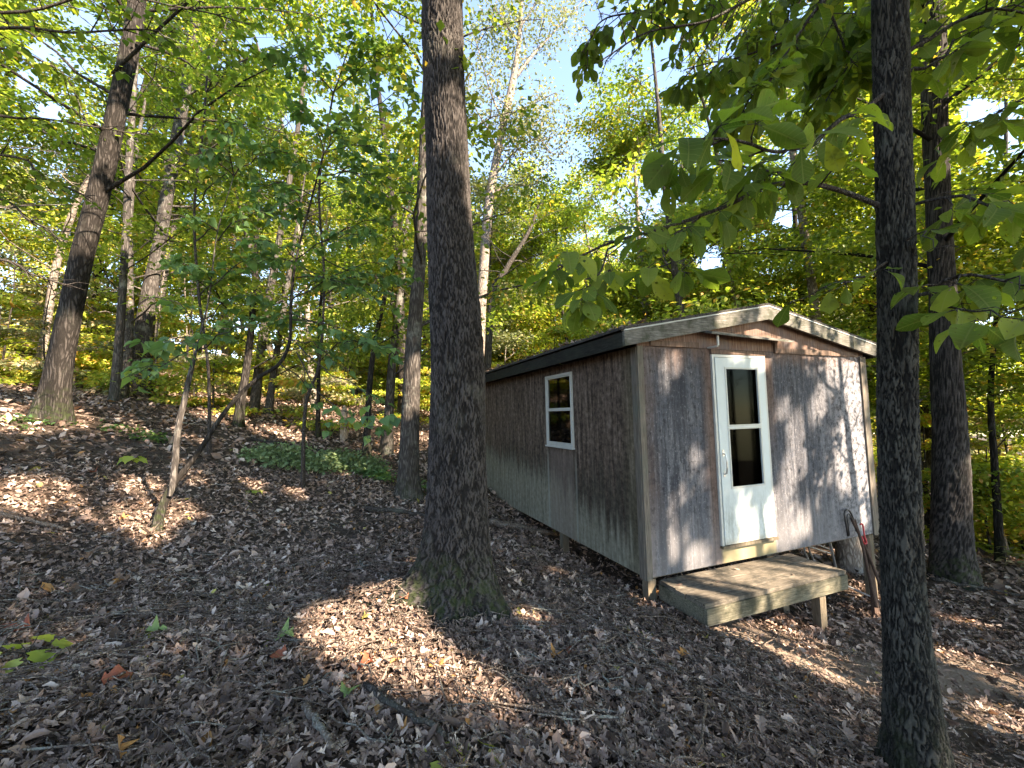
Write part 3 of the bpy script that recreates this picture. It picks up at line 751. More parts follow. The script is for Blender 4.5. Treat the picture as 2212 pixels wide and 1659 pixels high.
class Leaves:
    def __init__(s): s.V = []; s.F4 = []; s.t = []; s.n = 0; s.lt = []; s.lw = []
    def add(s, tmpl, pos, d, nrm, size, tint):
        V0, F0 = tmpl
        if len(pos) == 0: return
        Fm = frames(d, nrm)
        sz = np.broadcast_to(np.asarray(size, float), (len(pos),))
        V = pos[:, None] + sz[:, None, None] * np.einsum('kj,njc->nkc', V0, Fm)
        k = len(V0); F = np.asarray(F0)
        s.F4.append((F[None] + (np.arange(len(pos)) * k)[:, None, None]).reshape(-1, 4) + s.n)
        s.lt.append(np.tile(V0[:, 1], len(pos))); s.lw.append(np.tile(V0[:, 0], len(pos)))
        s.V.append(V.reshape(-1, 3)); s.t.append(np.repeat(tint, len(F))); s.n += len(pos) * k
    def build(s, name, mat, parent=None, sm=True):
        if not s.V: return None
        return put(name, make_mesh(name, np.concatenate(s.V), [np.concatenate(s.F4)], tint=np.concatenate(s.t), smooth=sm, attr={'lt': np.concatenate(s.lt), 'lw': np.concatenate(s.lw)} if mat.get('veins') else None), mat, parent)

# places the sun reaches through gaps in the canopy: (point, radius)
SPOTS = []
def spot_g(px, py, r): SPOTS.append((on_ground(px, py), r, 1.15, .07))
def spot_w(px, py, r): SPOTS.append((on_wall(px, py), r, 1.1, .06))
def spot_p(px, py, Y, r): SPOTS.append((P(px, py, Y), r, 1.25, .08))
for q in [(840, 1283, .16), (760, 1385, .22), (830, 1440, .14), (905, 1400, .10), (945, 1415, .09), (985, 1480, .13), (705, 1335, .14), (800, 1330, .13), (880, 1340, .10),
          (440, 1033, .22), (520, 1050, .2), (645, 1066, .13), (300, 1118, .26), (385, 1108, .18), (350, 1090, .15), (60, 1066, .30), (310, 1165, .10), (540, 1066, .12), (880, 1225, .07),
          (1225, 1223, .07), (1130, 1335, .07), (1190, 1240, .05), (1580, 1365, .10), (1640, 1395, .16), (1710, 1425, .18), (1690, 1370, .16), (1780, 1440, .14), (1850, 1290, .12), (1765, 1195, .2), (1820, 1265, .12),
          (2060, 1425, .16), (2120, 1450, .17), (2190, 1480, .17), (1980, 1400, .15), (2070, 1345, .1), (2170, 1555, .14), (2210, 1590, .15), (1880, 1330, .12), (2120, 1570, .08),
          (600, 935, .5), (700, 900, .7), (480, 900, .5), (20, 900, .6), (400, 850, .8), (900, 940, .4)]: spot_g(*q)
for q in [(1450, 1165, .12), (1505, 1205, .14), (1610, 1170, .14), (1650, 1130, .18), (1690, 1080, .16), (1700, 1140, .16), (1740, 1130, .12), (1720, 930, .16), (1730, 985, .15), (1700, 1010, .1), (1690, 880, .09),
          (1832, 820, .18), (1800, 800, .14), (1840, 890, .18), (1820, 950, .16), (1860, 970, .15), (1830, 1020, .17), (1870, 1050, .13), (1865, 1110, .12), (1790, 1010, .1), (1575, 775, .05), (1770, 870, .13), (1760, 1060, .08),
          (1850, 860, .16), (1780, 745, .16), (1640, 705, .14), (1540, 710, .12), (1585, 1050, .06), (1590, 760, .06), (1750, 760, .12), (1800, 760, .14), (1670, 700, .1), (1720, 715, .15), (1850, 770, .1), (1600, 1100, .07),
          (1505, 980, .06), (1520, 1030, .05)]: spot_w(*q)
for q in [(1690, 1215, 4.6, .2), (1640, 1235, 4.4, .14), (1745, 1222, 4.6, .16), (1785, 1232, 4.6, .12), (1490, 1255, 4.2, .10), (1590, 1245, 4.3, .1), (1740, 1320, 4.55, .12), (1650, 1290, 4.2, .10), (1560, 1310, 4.0, .07),
          (975, 50, 3.6, .16), (965, 105, 3.6, .07), (1950, 1150, 2.5, .05), (2085, 1040, 6.3, .22), (2085, 1080, 6.3, .16), (2070, 640, 6.3, .1), (2050, 330, 6.3, .12),
          (140, 860, 6.9, .3), (150, 780, 6.9, .25), (182, 480, 6.9, .3), (240, 290, 6.9, .3), (285, 60, 6.9, .3), (160, 700, 6.9, .15), (410, 850, 4.9, .16), (400, 900, 4.9, .12), (885, 860, 6.9, .18), (890, 800, 6.9, .13), (1700, 690, 4.9, .2),
          (1500, 745, 4.4, .10), (340, 1130, 4.7, .1)]: spot_p(*q)
SUNBEAMS = [(P(*q[:3]), q[3]) for q in [(60, 760, 13, 1.3), (200, 820, 13, 1.2), (330, 780, 14, 1.3), (430, 850, 14, 1.2), (520, 760, 15, 1.4), (640, 840, 14, 1.2), (720, 760, 15, 1.4), (820, 830, 14, 1.1), (900, 750, 15, 1.2), (980, 820, 15, 1.2),
   (1080, 720, 16, 1.4), (1200, 640, 17, 1.5), (1480, 620, 17, 1.1), (1600, 540, 16, 1.4), (1830, 600, 15, 1.4), (2130, 900, 10, 1.1), (2190, 750, 10, 1.2), (2110, 1080, 10, .8), (2180, 560, 11, 1.2), (120, 560, 13, 1.4), (380, 620, 15, 1.5), (600, 600, 15, 1.5), (800, 560, 15, 1.4), (0, 840, 12, 1.0), (300, 870, 17, 1.2), (560, 860, 18, 1.5)]]
SP = np.array([q[0] for q in SPOTS]); SR = np.array([q[1] * q[2] + q[3] for q in SPOTS])
def sunlit_cull(p, pad=.0):
    """True where a leaf may stay: it does not stand between the sun and one of the sunny places"""
    keep = np.ones(len(p), bool)
    for c, r in zip(SP, SR):
        dd = p - c; t = dd @ S3
        d2 = (dd ** 2).sum(1) - t * t
        keep &= ~((t > .25) & (d2 < (r + pad) ** 2))
    for c, r in SUNBEAMS:
        dd = p - c; t = dd @ S3
        keep &= ~((t > 1.6) & ((dd ** 2).sum(1) - t * t < r * r))
    return keep
# the clearing: sky shows here between the crowns (directions as seen from the clearing beside the cabin)
GAPS = [(1180, 90, 90, 80), (1240, 250, 70, 95), (1265, 320, 45, 45), (1215, 340, 22, 55), (1050, 150, 45, 110), (2150, 270, 70, 65), (2105, 240, 40, 40), (1440, 140, 50, 60),
 (560, 90, 50, 22), (90, 110, 45, 28), (640, 260, 40, 25), (60, 170, 30, 30), (820, 200, 30, 40), (480, 140, 35, 18), (180, 40, 30, 18), (720, 130, 30, 18), (300, 180, 18, 28), (1600, 380, 40, 35), (1530, 560, 35, 35), (1700, 470, 30, 25), (110, 240, 35, 20), (850, 60, 30, 26)]
def gap_cull(p, jit=.25):
    x, y, z = proj(p)
    keep = np.ones(len(p), bool)
    jx = rng.normal(0, jit, len(p))
    for cx, cy, rx, ry in GAPS:
        keep &= ~((z > 0) & (((x - cx) / rx) ** 2 + ((y - cy) / ry) ** 2 < 1 + jx))
    for pl, hw, dmax, pr in CORR:
        d = seg_dist(x, y, np.array(pl, float))
        keep &= ~((z > 0) & (p[:, 1] < dmax) & (d < hw) & (rng.random(len(p)) < pr))
    return keep
CORR = [([(295, 872), (308, 750), (322, 640), (345, 520), (367, 390), (396, 216)], 34, 10.9, .85), ([(246, 886), (262, 672), (279, 345)], 14, 9.4, .6),
        ([(106, 905), (148, 690), (178, 555), (225, 368), (257, 216), (290, 56)], 34, 6.9, .7), ([(880, 1078), (893, 760), (909, 500), (928, 100)], 22, 6.9, .7),
        ([(1763, 690), (1728, 434), (1706, 278)], 18, 10.9, .7), ([(1037, 716), (1054, 460), (1080, 304), (1108, 175), (1190, 74)], 16, 13.8, .7), ([(2054, 1050), (2036, 650), (2018, 200)], 40, 6.4, .8),
        ([(514, 925), (532, 798), (545, 684)], 14, 9.9, .6), ([(835, 956), (847, 789), (858, 690)], 16, 10, .6), ([(1400, 700), (1380, 500)], 14, 13.8, .7)]
def cull_front(p, ymin):
    """nothing grows through the cabin"""
    q = p - CA
    a = q @ CU; b = q @ CV
    return ~((a > -.35) & (a < CW + .3) & (b > -.5) & (b < CL + .3) & (q[:, 2] < 3.05))

def cluster_leaves(L, centers, rad, per, size, tmpl, tint_lo=.0, tint_hi=1.0, flat=.25, droop=.25, gap=True, outward=None, keepfn=None):
    n = len(centers)
    if n == 0: return
    c = np.repeat(centers, per, 0)
    rr = np.repeat(np.broadcast_to(rad, (n,)), per)
    u = rng.normal(0, .48, (len(c), 3)); u[:, 2] *= flat
    p = c + u * rr[:, None]
    ti = np.repeat(rng.uniform(tint_lo, tint_hi, n), per) + rng.normal(0, .2, len(c))
    d = u * [1, 1, .3] + rng.normal(0, .35, (len(c), 3)); d[:, 2] -= droop
    nr = rng.normal(0, .38, (len(c), 3)); nr[:, 2] += 1
    k = sunlit_cull(p) & cull_front(p, 0)
    if gap: k &= gap_cull(p)
    if keepfn is not None: k &= keepfn(p)
    L.add(tmpl, p[k], d[k], nr[k], rng.uniform(.7, 1.25, k.sum()) * size, np.clip(ti[k], 0, 1))

RH = T_rhomb()
def trunk_mesh(name, pts, rad, mat, parent, nseg=14, rows=40, flare=0.0, lump=.04, ridge=0.0, roots=None):
    crev = None
    """tapering, slightly lumpy trunk; pts in world space, mesh local to the parent"""
    base = np.array(parent.location)
    pr = resample(np.c_[np.asarray(pts, float), np.asarray(rad, float)], rows)
    c, r = pr[:, :3], np.maximum(pr[:, 3], .004)
    th = np.arange(nseg) / nseg * 2 * math.pi
    t = np.gradient(c, axis=0); t /= np.linalg.norm(t, axis=1)[:, None]
    a = np.cross(t, [0, 1, 0.0]); a /= np.linalg.norm(a, axis=1)[:, None]; b = np.cross(t, a)
    zz = np.maximum(c[:, 2] - c[0, 2] - .22, 0)
    ph = rng.uniform(0, 6, 6)
    R = r[:, None] * (1 + lump * (np.sin(2 * th + ph[0] + zz[:, None] * .9) + .6 * np.sin(3 * th + ph[1] - zz[:, None] * 1.7) + .5 * np.sin(5 * th + ph[2] + zz[:, None] * 3.1)))
    if flare:
        f = np.exp(-zz / .32)[:, None]
        R *= 1 + flare * f * (.75 + .45 * np.sin(3 * th + ph[3]) + .3 * np.sin(5 * th + ph[4]))
    if roots:
        for ra, rs in roots:
            f = np.exp(-zz / .20)[:, None]
            R += f * rs * np.exp(-((np.angle(np.exp(1j * (th - ra)))) / .42) ** 2)
    if ridge:
        # interlaced bark plates: ridged cells stretched along the trunk
        per = max(6, int(round(2 * math.pi * r.mean() / .023)))
        U = th[None] / (2 * math.pi) * per + .3 * np.sin(zz[:, None] * 5 + 2 * th[None]) + .28 * np.sin(zz[:, None] * 37 + 9 * th[None]) + .22 * np.sin(zz[:, None] * 71 - 15 * th[None]) + rng.normal(0, .04, R.shape)
        Vv = zz[:, None] / .125 + .6 * np.sin(3 * th[None] + zz[:, None] * 2) + .3 * np.sin(17 * th[None] + zz[:, None] * 9) + rng.normal(0, .03, R.shape)
        iu, iv = np.floor(U), np.floor(Vv)
        F1 = np.full(U.shape, 9.0); F2 = np.full(U.shape, 9.0); cid = np.zeros(U.shape)
        for du in (-1, 0, 1):
            for dv in (-1, 0, 1):
                a_, b_ = iu + du, iv + dv
                h1 = np.sin((a_ % per) * 127.1 + b_ * 311.7) * 43758.5453; h1 -= np.floor(h1)
                h2 = np.sin((a_ % per) * 269.5 + b_ * 183.3) * 43758.5453; h2 -= np.floor(h2)
                d = np.abs(U - a_ - h1) * 1.1 + np.abs(Vv - b_ - h2) * .8
                nw = d < F1
                F2 = np.where(nw, F1, np.minimum(F2, d)); cid = np.where(nw, h1, cid); F1 = np.where(nw, d, F1)
        e = np.clip((F2 - F1) / .40, 0, 1) ** .8 * (.62 + .38 * cid)
        crev = e
        R += ridge * 1.25 * (e ** .7 - .6) + rng.normal(0, ridge * .12, R.shape)
    V = (c[:, None] + R[..., None] * (np.cos(th)[None, :, None] * a[:, None] + np.sin(th)[None, :, None] * b[:, None])).reshape(-1, 3) - base
    m = len(c); i = np.arange(m - 1)[:, None] * nseg; j = np.arange(nseg)[None]; j2 = (j + 1) % nseg
    Q = np.stack([i + j, i + j2, i + nseg + j2, i + nseg + j], -1).reshape(-1, 4)
    return put(name, make_mesh(name, V, [Q], smooth=True, attr=None if crev is None else {'crev': np.clip(crev + rng.normal(0, .06, crev.shape), 0, 1).ravel()}), mat, parent), c, r

def tree(name, label, group, pts, rad, bark, leaf, crown=None, nseg=12, rows=34, flare=.35, limbs=12, per=70, lsize=.12, lrad=.75, hmin=.35, spread=2.6,
         cat='tree', tint=(.1, .8), tmpl=RH, sub=4, limb_r=.24, ridge=0, roots=None, keep=None, gap=True, flat=.25, extra=None, lift=.35):
    pts = np.asarray(pts, float)
    T = empty(name, pts[0])
    tag(T, label, cat, group)
    base = np.array(T.location)
    p0 = pts[0] - (pts[1] - pts[0]) / (np.linalg.norm(pts[1] - pts[0]) + 1e-9) * .25
    tm, c, r = trunk_mesh('trunk', np.r_[[p0], pts], np.r_[[rad[0]], rad], BARK[bark], T, nseg, rows, flare, ridge=ridge, roots=roots)
    H = c[-1, 2] - c[0, 2]
    lb = MB(); cent = []
    for k in range(limbs):
        f = hmin + (1 - hmin) * (k + rng.uniform(.1, .9)) / limbs
        i = min(int(f * (len(c) - 1)), len(c) - 2)
        az = k * 2.399 + rng.uniform(-.5, .5)
        ln = spread * (1.15 - .75 * (f - hmin) / (1 - hmin + 1e-6)) * rng.uniform(.7, 1.2)
        dr = np.array([math.cos(az), math.sin(az), lift + .5 * f * rng.uniform(.3, 1.2)])
        u = np.linspace(0, 1, 6)[:, None]
        bend = rng.normal(0, .12, 3) * ln
        q = c[i] + dr * ln * u + bend * u * u + np.array([0, 0, -.18 * ln]) * u ** 3 + np.sin(u * 7 + k) * ln * .03
        rr = np.linspace(max(r[i] * limb_r, .012), .006, 6)
        lb.tube(q - base, rr, 5, False)
        for s_ in range(sub):
            t = (s_ + 1.2) / (sub + .2)
            bq = q[0] * 0 + np.array([np.interp(t, u[:, 0], q[:, a]) for a in range(3)])
            off = rng.normal(0, 1, 3) * [.34, .34, .12] * ln * .55
            e = bq + off
            lb.tube(np.array([bq, bq + off * .5 + [0, 0, .04], e]) - base, [.010, .007, .003], 4, False)
            cent += [e, bq + off * .45]
        cent.append(q[-1])
    if crown is not None:
        cent = list(crown)
    if extra is not None: cent += list(extra)
    if lb.n and limbs: lb.build('limbs', BARK[bark], T, True)
    L = Leaves()
    if len(cent):
        cluster_leaves(L, np.array(cent) - 0, lrad, per, lsize, tmpl, tint[0], tint[1], flat=flat, gap=gap, keepfn=keep)
    if L.n:
        L.V = [v - base for v in L.V]
        L.build('crown', LEAF[leaf], T)
    return T

def px_trunk(rows, Y, lean=0.0, top=None):
    """(px, py, width px) rows from base up at depth Y -> points, radii; base snapped to the ground"""
    pts = []; rad = []
    for k, (x, y, wd) in enumerate(rows):
        YY = Y + lean * k
        p = P(x, y, YY); pts.append(p); rad.append(wd / 2 / FPX * float(p @ cfw) * math.cos(math.atan2(p[0], p[1])))
    pts[0][2] = g1(pts[0][0], pts[0][1])
    if top:
        d = pts[-1] - pts[-2]; d /= np.linalg.norm(d)
        n = len(pts); last = pts[-1].copy(); r0 = rad[-1]
        for j in range(1, 4):
            pts.append(last + d * top * j / 3); rad.append(r0 * (1 - .28 * j))
    return np.array(pts), np.array(rad)

# ---- the trees one can point to
p, r = px_trunk([(987, 1318, 142), (990, 1250, 132), (990, 1150, 124), (990, 1000, 118), (988, 800, 112), (977, 600, 104), (968, 400, 95), (960, 150, 89), (956, 0, 86)], 3.75, top=7)
tree('oak_tree', 'large dark furrowed oak trunk with mossy base, left of the cabin', None, p, r, 'darkgeo', 'green', nseg=220, rows=520, flare=.30, limbs=11, hmin=.84, spread=2.6, per=90, ridge=.016, limb_r=.14,
     roots=[(.35, .55), (1.5, .16), (2.7, .20), (-1.0, .18)])
p, r = px_trunk([(1985, 1690, 140), (1978, 1600, 122), (1966, 1450, 108), (1953, 1300, 97), (1945, 1100, 93), (1940, 900, 92), (1938, 720, 90), (1932, 450, 86), (1926, 200, 82), (1922, 0, 80)], 2.5, top=7)
T2 = tree('hickory_tree', 'dark rough trunk standing closest to the camera, right of the cabin step', None, p, r, 'neargeo', 'green', nseg=170, rows=560, flare=.35, limbs=9, hmin=.8, spread=2.5, per=80, ridge=.013, limb_r=.3, gap=True)
p, r = px_trunk([(2062, 1243, 104), (2056, 1180, 92), (2054, 1050, 84), (2050, 900, 74), (2036, 650, 64), (2026, 430, 60), (2018, 200, 60), (2012, 0, 58)], 6.5, top=6)
tree('oak_tree', 'thick dark trunk with one sunlit bark patch, behind the right front tree', None, p, r, 'darkgeo', 'green', nseg=90, rows=220, flare=.3, limbs=16, hmin=.42, spread=3.0, per=110, ridge=.014, lsize=.11,
     keep=lambda p: ~((p[:, 0] < 5.2) & (p[:, 2] < 3)))
p, r = px_trunk([(880, 1078, 58), (882, 1020, 46), (886, 900, 40), (893, 760, 34), (900, 648, 29), (909, 500, 26), (918, 300, 24), (928, 100, 22)], 7.0, top=4)
tree('oak_tree', 'medium grey trunk just left of the large furrowed oak', None, p, r, 'grey', 'green', nseg=40, rows=120, flare=.25, limbs=16, hmin=.4, spread=2.6, per=110, lsize=.11, tint=(.2, .85))
p, r = px_trunk([(106, 905, 86), (122, 820, 68), (148, 690, 60), (178, 555, 56), (225, 368, 50), (257, 216, 44), (290, 56, 42), (300, -60, 38)], 7.0, top=4)
tree('oak_tree', 'thick leaning trunk with sunlit patches at the far left of the clearing', None, p, r, 'dark', 'yellow', nseg=60, rows=160, flare=.3, limbs=20, hmin=.42, spread=3.4, per=130, lsize=.11, ridge=.008, tint=(.1, .7))
p, r = px_trunk([(295, 872, 60), (308, 750, 48), (322, 640, 38), (345, 520, 32), (367, 390, 30), (396, 216, 25), (420, 60, 22)], 11.0, top=3)
tree('oak_tree', 'grey leaning trunk second from the left, standing behind the thin lichened one', None, p, r, 'grey', 'green', nseg=36, rows=90, limbs=22, hmin=.35, spread=3.4, per=130, tint=(.1, .8))
p, r = px_trunk([(246, 886, 26), (252, 800, 23), (262, 672, 21), (272, 500, 18), (279, 345, 17), (292, 150, 14)], 9.5, top=2)
tree('maple_tree', 'thin upright trunk between the two leaning grey trunks at left', None, p, r, 'grey', 'yellow', nseg=20, rows=60, limbs=16, hmin=.4, spread=2.2, per=110, tint=(.1, .8))
p, r = px_trunk([(78, 880, 24), (98, 720, 21), (118, 590, 19), (150, 480, 18), (195, 380, 14), (255, 290, 9)], 12.0)
tree('maple_tree', 'pale crooked trunk half hidden behind the far left trunk', None, p, r, 'pale', 'yellow', nseg=16, rows=60, limbs=14, hmin=.4, spread=2.5, per=110, tint=(.2, .9))
p, r = px_trunk([(1030, 920, 34), (1037, 716, 24), (1054, 460, 19), (1080, 304, 17), (1108, 175, 15), (1121, 90, 9), (1127, 0, 8)], 14.0, top=1.5)
F1 = tree('sycamore_tree', 'pale forked tree with thin crown against the open sky', None, p, r, 'pale', 'pale', nseg=16, rows=70, limbs=0, flare=.2)
# its open crown and second limb
def sparse_crown(T, Y=14.0):
    base = np.array(T.location)
    arms = [[(1108, 175), (1150, 120), (1192, 74), (1260, 0)], [(1080, 304), (1100, 250), (1140, 230), (1200, 200)], [(1119, 65), (1150, 20), (1165, -20)], [(1075, 330), (1060, 290), (1030, 240), (1010, 200)],
            [(1090, 270), (1060, 200), (1040, 130), (1020, 60)], [(1068, 380), (1110, 330), (1160, 300), (1190, 330)], [(1085, 280), (1130, 290), (1175, 250)], [(1121, 90), (1090, 50), (1060, 10)], [(1062, 420), (1100, 400), (1150, 400), (1185, 380)]]
    lb = MB(); cent = []
    for k, a in enumerate(arms):
        q = np.array([P(x, y, Y + (j * .25 * (-1) ** k)) for j, (x, y) in enumerate(a)])
        q = resample(q, 9)
        lb.tube(q - base, np.linspace(.075 if k == 0 else .04, .012, 9), 6, False)
        for j in range(2, 9):
            for m in range(3):
                o_ = rng.normal(0, 1, 3) * [.42, .42, .3]
                lb.tube(np.array([q[j], q[j] + o_]) - base, [.01, .004], 4, False)
                cent.append(q[j] + o_)
    lb.build('limbs', BARK['pale'], T, True)
    L = Leaves()
    cluster_leaves(L, np.array(cent),   .50, 42, .12, RH, .1, .8, flat=.8, gap=False)
    L.V = [v - base for v in L.V]
    L.build('crown', LEAF['pale'], T)
sparse_crown(F1)
p, r = px_trunk([(1400, 760, 22), (1398, 696, 17), (1386, 596, 13), (1380, 500, 10), (1372, 380, 7), (1366, 290, 5)], 14.0)
tree('maple_tree', 'slim tree with full rounded crown above the left end of the cabin roof', None, p, r, 'pale', 'green', nseg=12, rows=50, limbs=34, hmin=.22, spread=2.7, per=120, lrad=.75, tint=(.15, .95), gap=False, lift=.5, sub=5)
p, r = px_trunk([(1775, 760, 24), (1763, 690, 22), (1745, 560, 20), (1728, 434, 19), (1706, 278, 16), (1690, 120, 12)], 11.0, top=2)
tree('oak_tree', 'slender leaning trunk rising behind the cabin roof peak', None, p, r, 'pale', 'yellow', nseg=18, rows=60, limbs=15, hmin=.35, spread=2.6, per=100, tint=(.2, .9))
p, r = px_trunk([(514, 925, 24), (520, 870, 20), (532, 798, 17), (545, 684, 15), (552, 560, 12)], 10.0, top=3)
tree('maple_tree', 'dark straight young trunk behind the forked sapling', None, p, r, 'dark', 'green', nseg=14, rows=50, limbs=14, hmin=.35, spread=2.2, per=90)
p, r = px_trunk([(580, 912, 20), (588, 830, 16), (607, 703, 13), (630, 560, 10)], 12.0, top=3)
tree('maple_tree', 'slim grey trunk right of the dark young trunk', None, p, r, 'grey', 'yellow', nseg=12, rows=50, limbs=14, hmin=.3, spread=2.2, per=90)
p, r = px_trunk([(791, 958, 18), (797, 860, 14), (804, 780, 12), (818, 700, 10), (850, 560, 8)], 10.0, top=2)
tree('maple_tree', 'thin dark trunk right of the white stake in the middle distance', None, p, r, 'dark', 'yellow', nseg=12, rows=50, limbs=14, hmin=.4, spread=2.2, per=90)
p, r = px_trunk([(835, 956, 30), (840, 900, 22), (847, 789, 19), (858, 690, 16), (872, 560, 13)], 10.5, top=3)
tree('oak_tree', 'trunk with pale upper bark just left of the medium grey trunk', None, p, r, 'grey', 'green', nseg=16, rows=50, limbs=14, hmin=.35, spread=2.4, per=90)
p, r = px_trunk([(687, 905, 12), (688, 830, 9), (690, 700, 7), (700, 560, 6)], 11.0, top=1.5)
tree('maple_tree', 'very thin dark stem uphill of the white stake', None, p, r, 'dark', 'yellow', nseg=10, rows=40, limbs=10, hmin=.35, spread=1.6, per=80)
p, r = px_trunk([(1040, 740, 16), (1062, 655, 15), (1093, 582, 12), (1141, 503, 8), (1165, 440, 5)], 12.0)
p[0] = [p[1][0] - .3, p[1][1] + .2, g1(p[1][0] - .3, p[1][1] + .2)]
tree('maple_tree', 'leaning branchy young tree right of the large furrowed oak', None, p, r, 'grey', 'yellow', nseg=10, rows=40, limbs=12, hmin=.5, spread=1.6, per=90, tint=(.3, 1))
p, r = px_trunk([(2160, 1200, 22), (2148, 1000, 18), (2140, 860, 16), (2150, 700, 12)], 8.5, top=2)
tree('maple_tree', 'thin dark forked trunk at the far right of the wood', None, p, r, 'dark', 'green', nseg=12, rows=50, limbs=12, hmin=.3, spread=1.8, per=100)
p, r = px_trunk([(2178, 1190, 12), (2160, 1130, 10), (2140, 1075, 8), (2118, 1020, 5)], 9.0)
tree('sapling', 'pale leaning sapling stem at the far right below the foliage', None, p, r, 'pale', 'yellow', cat='sapling', nseg=10, rows=30, limbs=6, hmin=.5, spread=.8, per=50)

# ---- forest behind and around: every tree its own trunk, limbs and crown
def forest():
    placed = []
    zones = [  # (count, az range deg from +Y, dist range, label, group, height range, leaf kinds)
        (28, (-62, -8), (13, 27), 'slender trunk with layered leaves on the slope behind the clearing', 'forest trees on the left slope', (8, 15)),
        (28, (-10, 24), (17, 30), 'tall tree in full leaf behind the large oak and cabin roof', 'forest trees beyond the cabin', (7, 13)),
        (30, (20, 62), (11, 26), 'leafy tree in the wood to the right of the cabin', 'forest trees on the right slope', (9, 16)),
        (34, (-62, 62), (28, 48), 'distant tree in the far green wall of forest', 'distant forest trees', (10, 17)),
    ]
    FL = []; UL = []
    kinds = ['yellow', 'green', 'yellow', 'green', 'pale', 'green']
    for cnt, az, ds, lab, grp, hh in zones:
        k = 0; tries = 0
        while k < cnt and tries < 4000:
            tries += 1
            a = math.radians(rng.uniform(*az)); d = math.sqrt(rng.uniform(ds[0] ** 2, ds[1] ** 2))
            x, y = math.sin(a) * d, math.cos(a) * d
            if any((x - q[0]) ** 2 + (y - q[1]) ** 2 < (1.6 if d < 30 else 2.2) ** 2 for q in placed): continue
            q = np.array([x, y, 0]) - CA
            if -1.5 < q @ CU < CW + 1 and -1 < q @ CV < CL + 2: continue
            placed.append((x, y)); k += 1
            z = g1(x, y); H = rng.uniform(*hh); r0 = rng.uniform(.05, .13) * (1 if H < 12 else 1.4)
            ln = rng.normal(0, .09, 2)
            pts = [(x + ln[0] * H * t + .12 * math.sin(t * 6 + k), y + ln[1] * H * t, z + H * t) for t in np.linspace(0, 1, 6)]
            rad = [r0 * (1 - .85 * t) + .012 for t in np.linspace(0, 1, 6)]
            far = d > 29
            bk = ['grey', 'pale', 'dark', 'grey'][k % 4]; lk = kinds[int(rng.integers(0, 6))]
            FL.append((tree('forest_tree', lab, grp, pts, rad, bk, lk, nseg=9, rows=18, limbs=16, hmin=.36 if not far else .1,
                 spread=rng.uniform(2.0, 3.0) * (1.35 if far else 1), per=84 if not far else 84, lsize=.135 if not far else .24, lrad=.8 if not far else 1.2, tint=(rng.uniform(0, .35), rng.uniform(.6, 1)) if not far else (.5, 1), sub=4), a, bk, {'yellow': 'yellow-green', 'green': 'green', 'pale': 'olive', 'dark': 'dark green'}[lk], grp))  # distant leaves tinted lighter, standing in for sun that misses them
    # understory bushes: low layered foliage
    labs = [((-60, -25), (13, 26), 54, 'low leafy understory sapling on the left slope', 'understory saplings on the left slope'),
            ((-25, -2), (14, 26), 40, 'low leafy understory sapling behind the clearing', 'understory saplings behind the clearing'),
            ((-4, 34), (13, 26), 40, 'low leafy understory sapling beyond the cabin', 'understory saplings beyond the cabin'),
            ((44, 60), (11.5, 24), 36, 'low leafy understory sapling below the right slope', 'understory saplings on the right slope')]
    for az, ds, cnt, lab, grp in labs:
        for k in range(cnt):
            a = math.radians(rng.uniform(*az)); d = math.sqrt(rng.uniform(ds[0] ** 2, ds[1] ** 2))
            x, y = math.sin(a) * d, math.cos(a) * d
            q = np.array([x, y, 0]) - CA
            if -1.5 < q @ CU < CW + 1 and -1 < q @ CV < CL + 2: continue
            z = g1(x, y); H = rng.uniform(1.2, 4.6)
            pts = [(x + .1 * math.sin(t * 4 + k), y, z + H * t) for t in np.linspace(0, 1, 4)]
            rad = [.022 * (1 - .8 * t) + .004 for t in np.linspace(0, 1, 4)]
            UL.append((tree('understory_sapling', lab, grp, pts, rad, ['twig', 'grey', 'pale'][k % 3], ['yellow', 'yellow', 'yellow', 'pale'][k % 4], cat='sapling', nseg=6, rows=10, flare=0, limbs=9, hmin=.25,
                 spread=rng.uniform(.7, 1.3), per=62, lsize=.12, lrad=.5, tint=(.35, 1), sub=3, flat=.14, lift=.12), a, ['tall', 'low'][H < 2.3], ['yellow-green', 'yellow-green', 'yellow-green', 'olive'][k % 4], grp))  # yellower, lighter leaf tint stands in for sunlight under the crowns
    ordn = ['leftmost', 'second', 'third', 'fourth', 'fifth', 'sixth', 'seventh', 'eighth', 'ninth', 'tenth', 'eleventh', 'twelfth', 'thirteenth', 'fourteenth', 'fifteenth', 'sixteenth', 'seventeenth', 'eighteenth', 'nineteenth', 'twentieth', 'twenty-first', 'twenty-second', 'twenty-third', 'twenty-fourth', 'twenty-fifth', 'twenty-sixth', 'twenty-seventh', 'twenty-eighth', 'twenty-ninth', 'thirtieth', 'thirty-first', 'thirty-second', 'thirty-third', 'thirty-fourth']
    for LST, fmt in ((FL, '{b}-barked {l}-leaved tree among the {g}'), (UL, '{b} {l} sapling among the {g}')):
        byk = {}
        for T, a, b_, l_, g_ in LST: byk.setdefault((b_, l_, g_), []).append((a, T))
        for (b_, l_, g_), v in byk.items():
            v.sort(key=lambda q: q[0])
            for i, (a, T) in enumerate(v):
                base = fmt.format(b=b_, l=l_, g=g_)
                T['label'] = base if len(v) == 1 else base + ', ' + ordn[min(i, 33)] + ('' if i == 0 else ' from left')
forest()

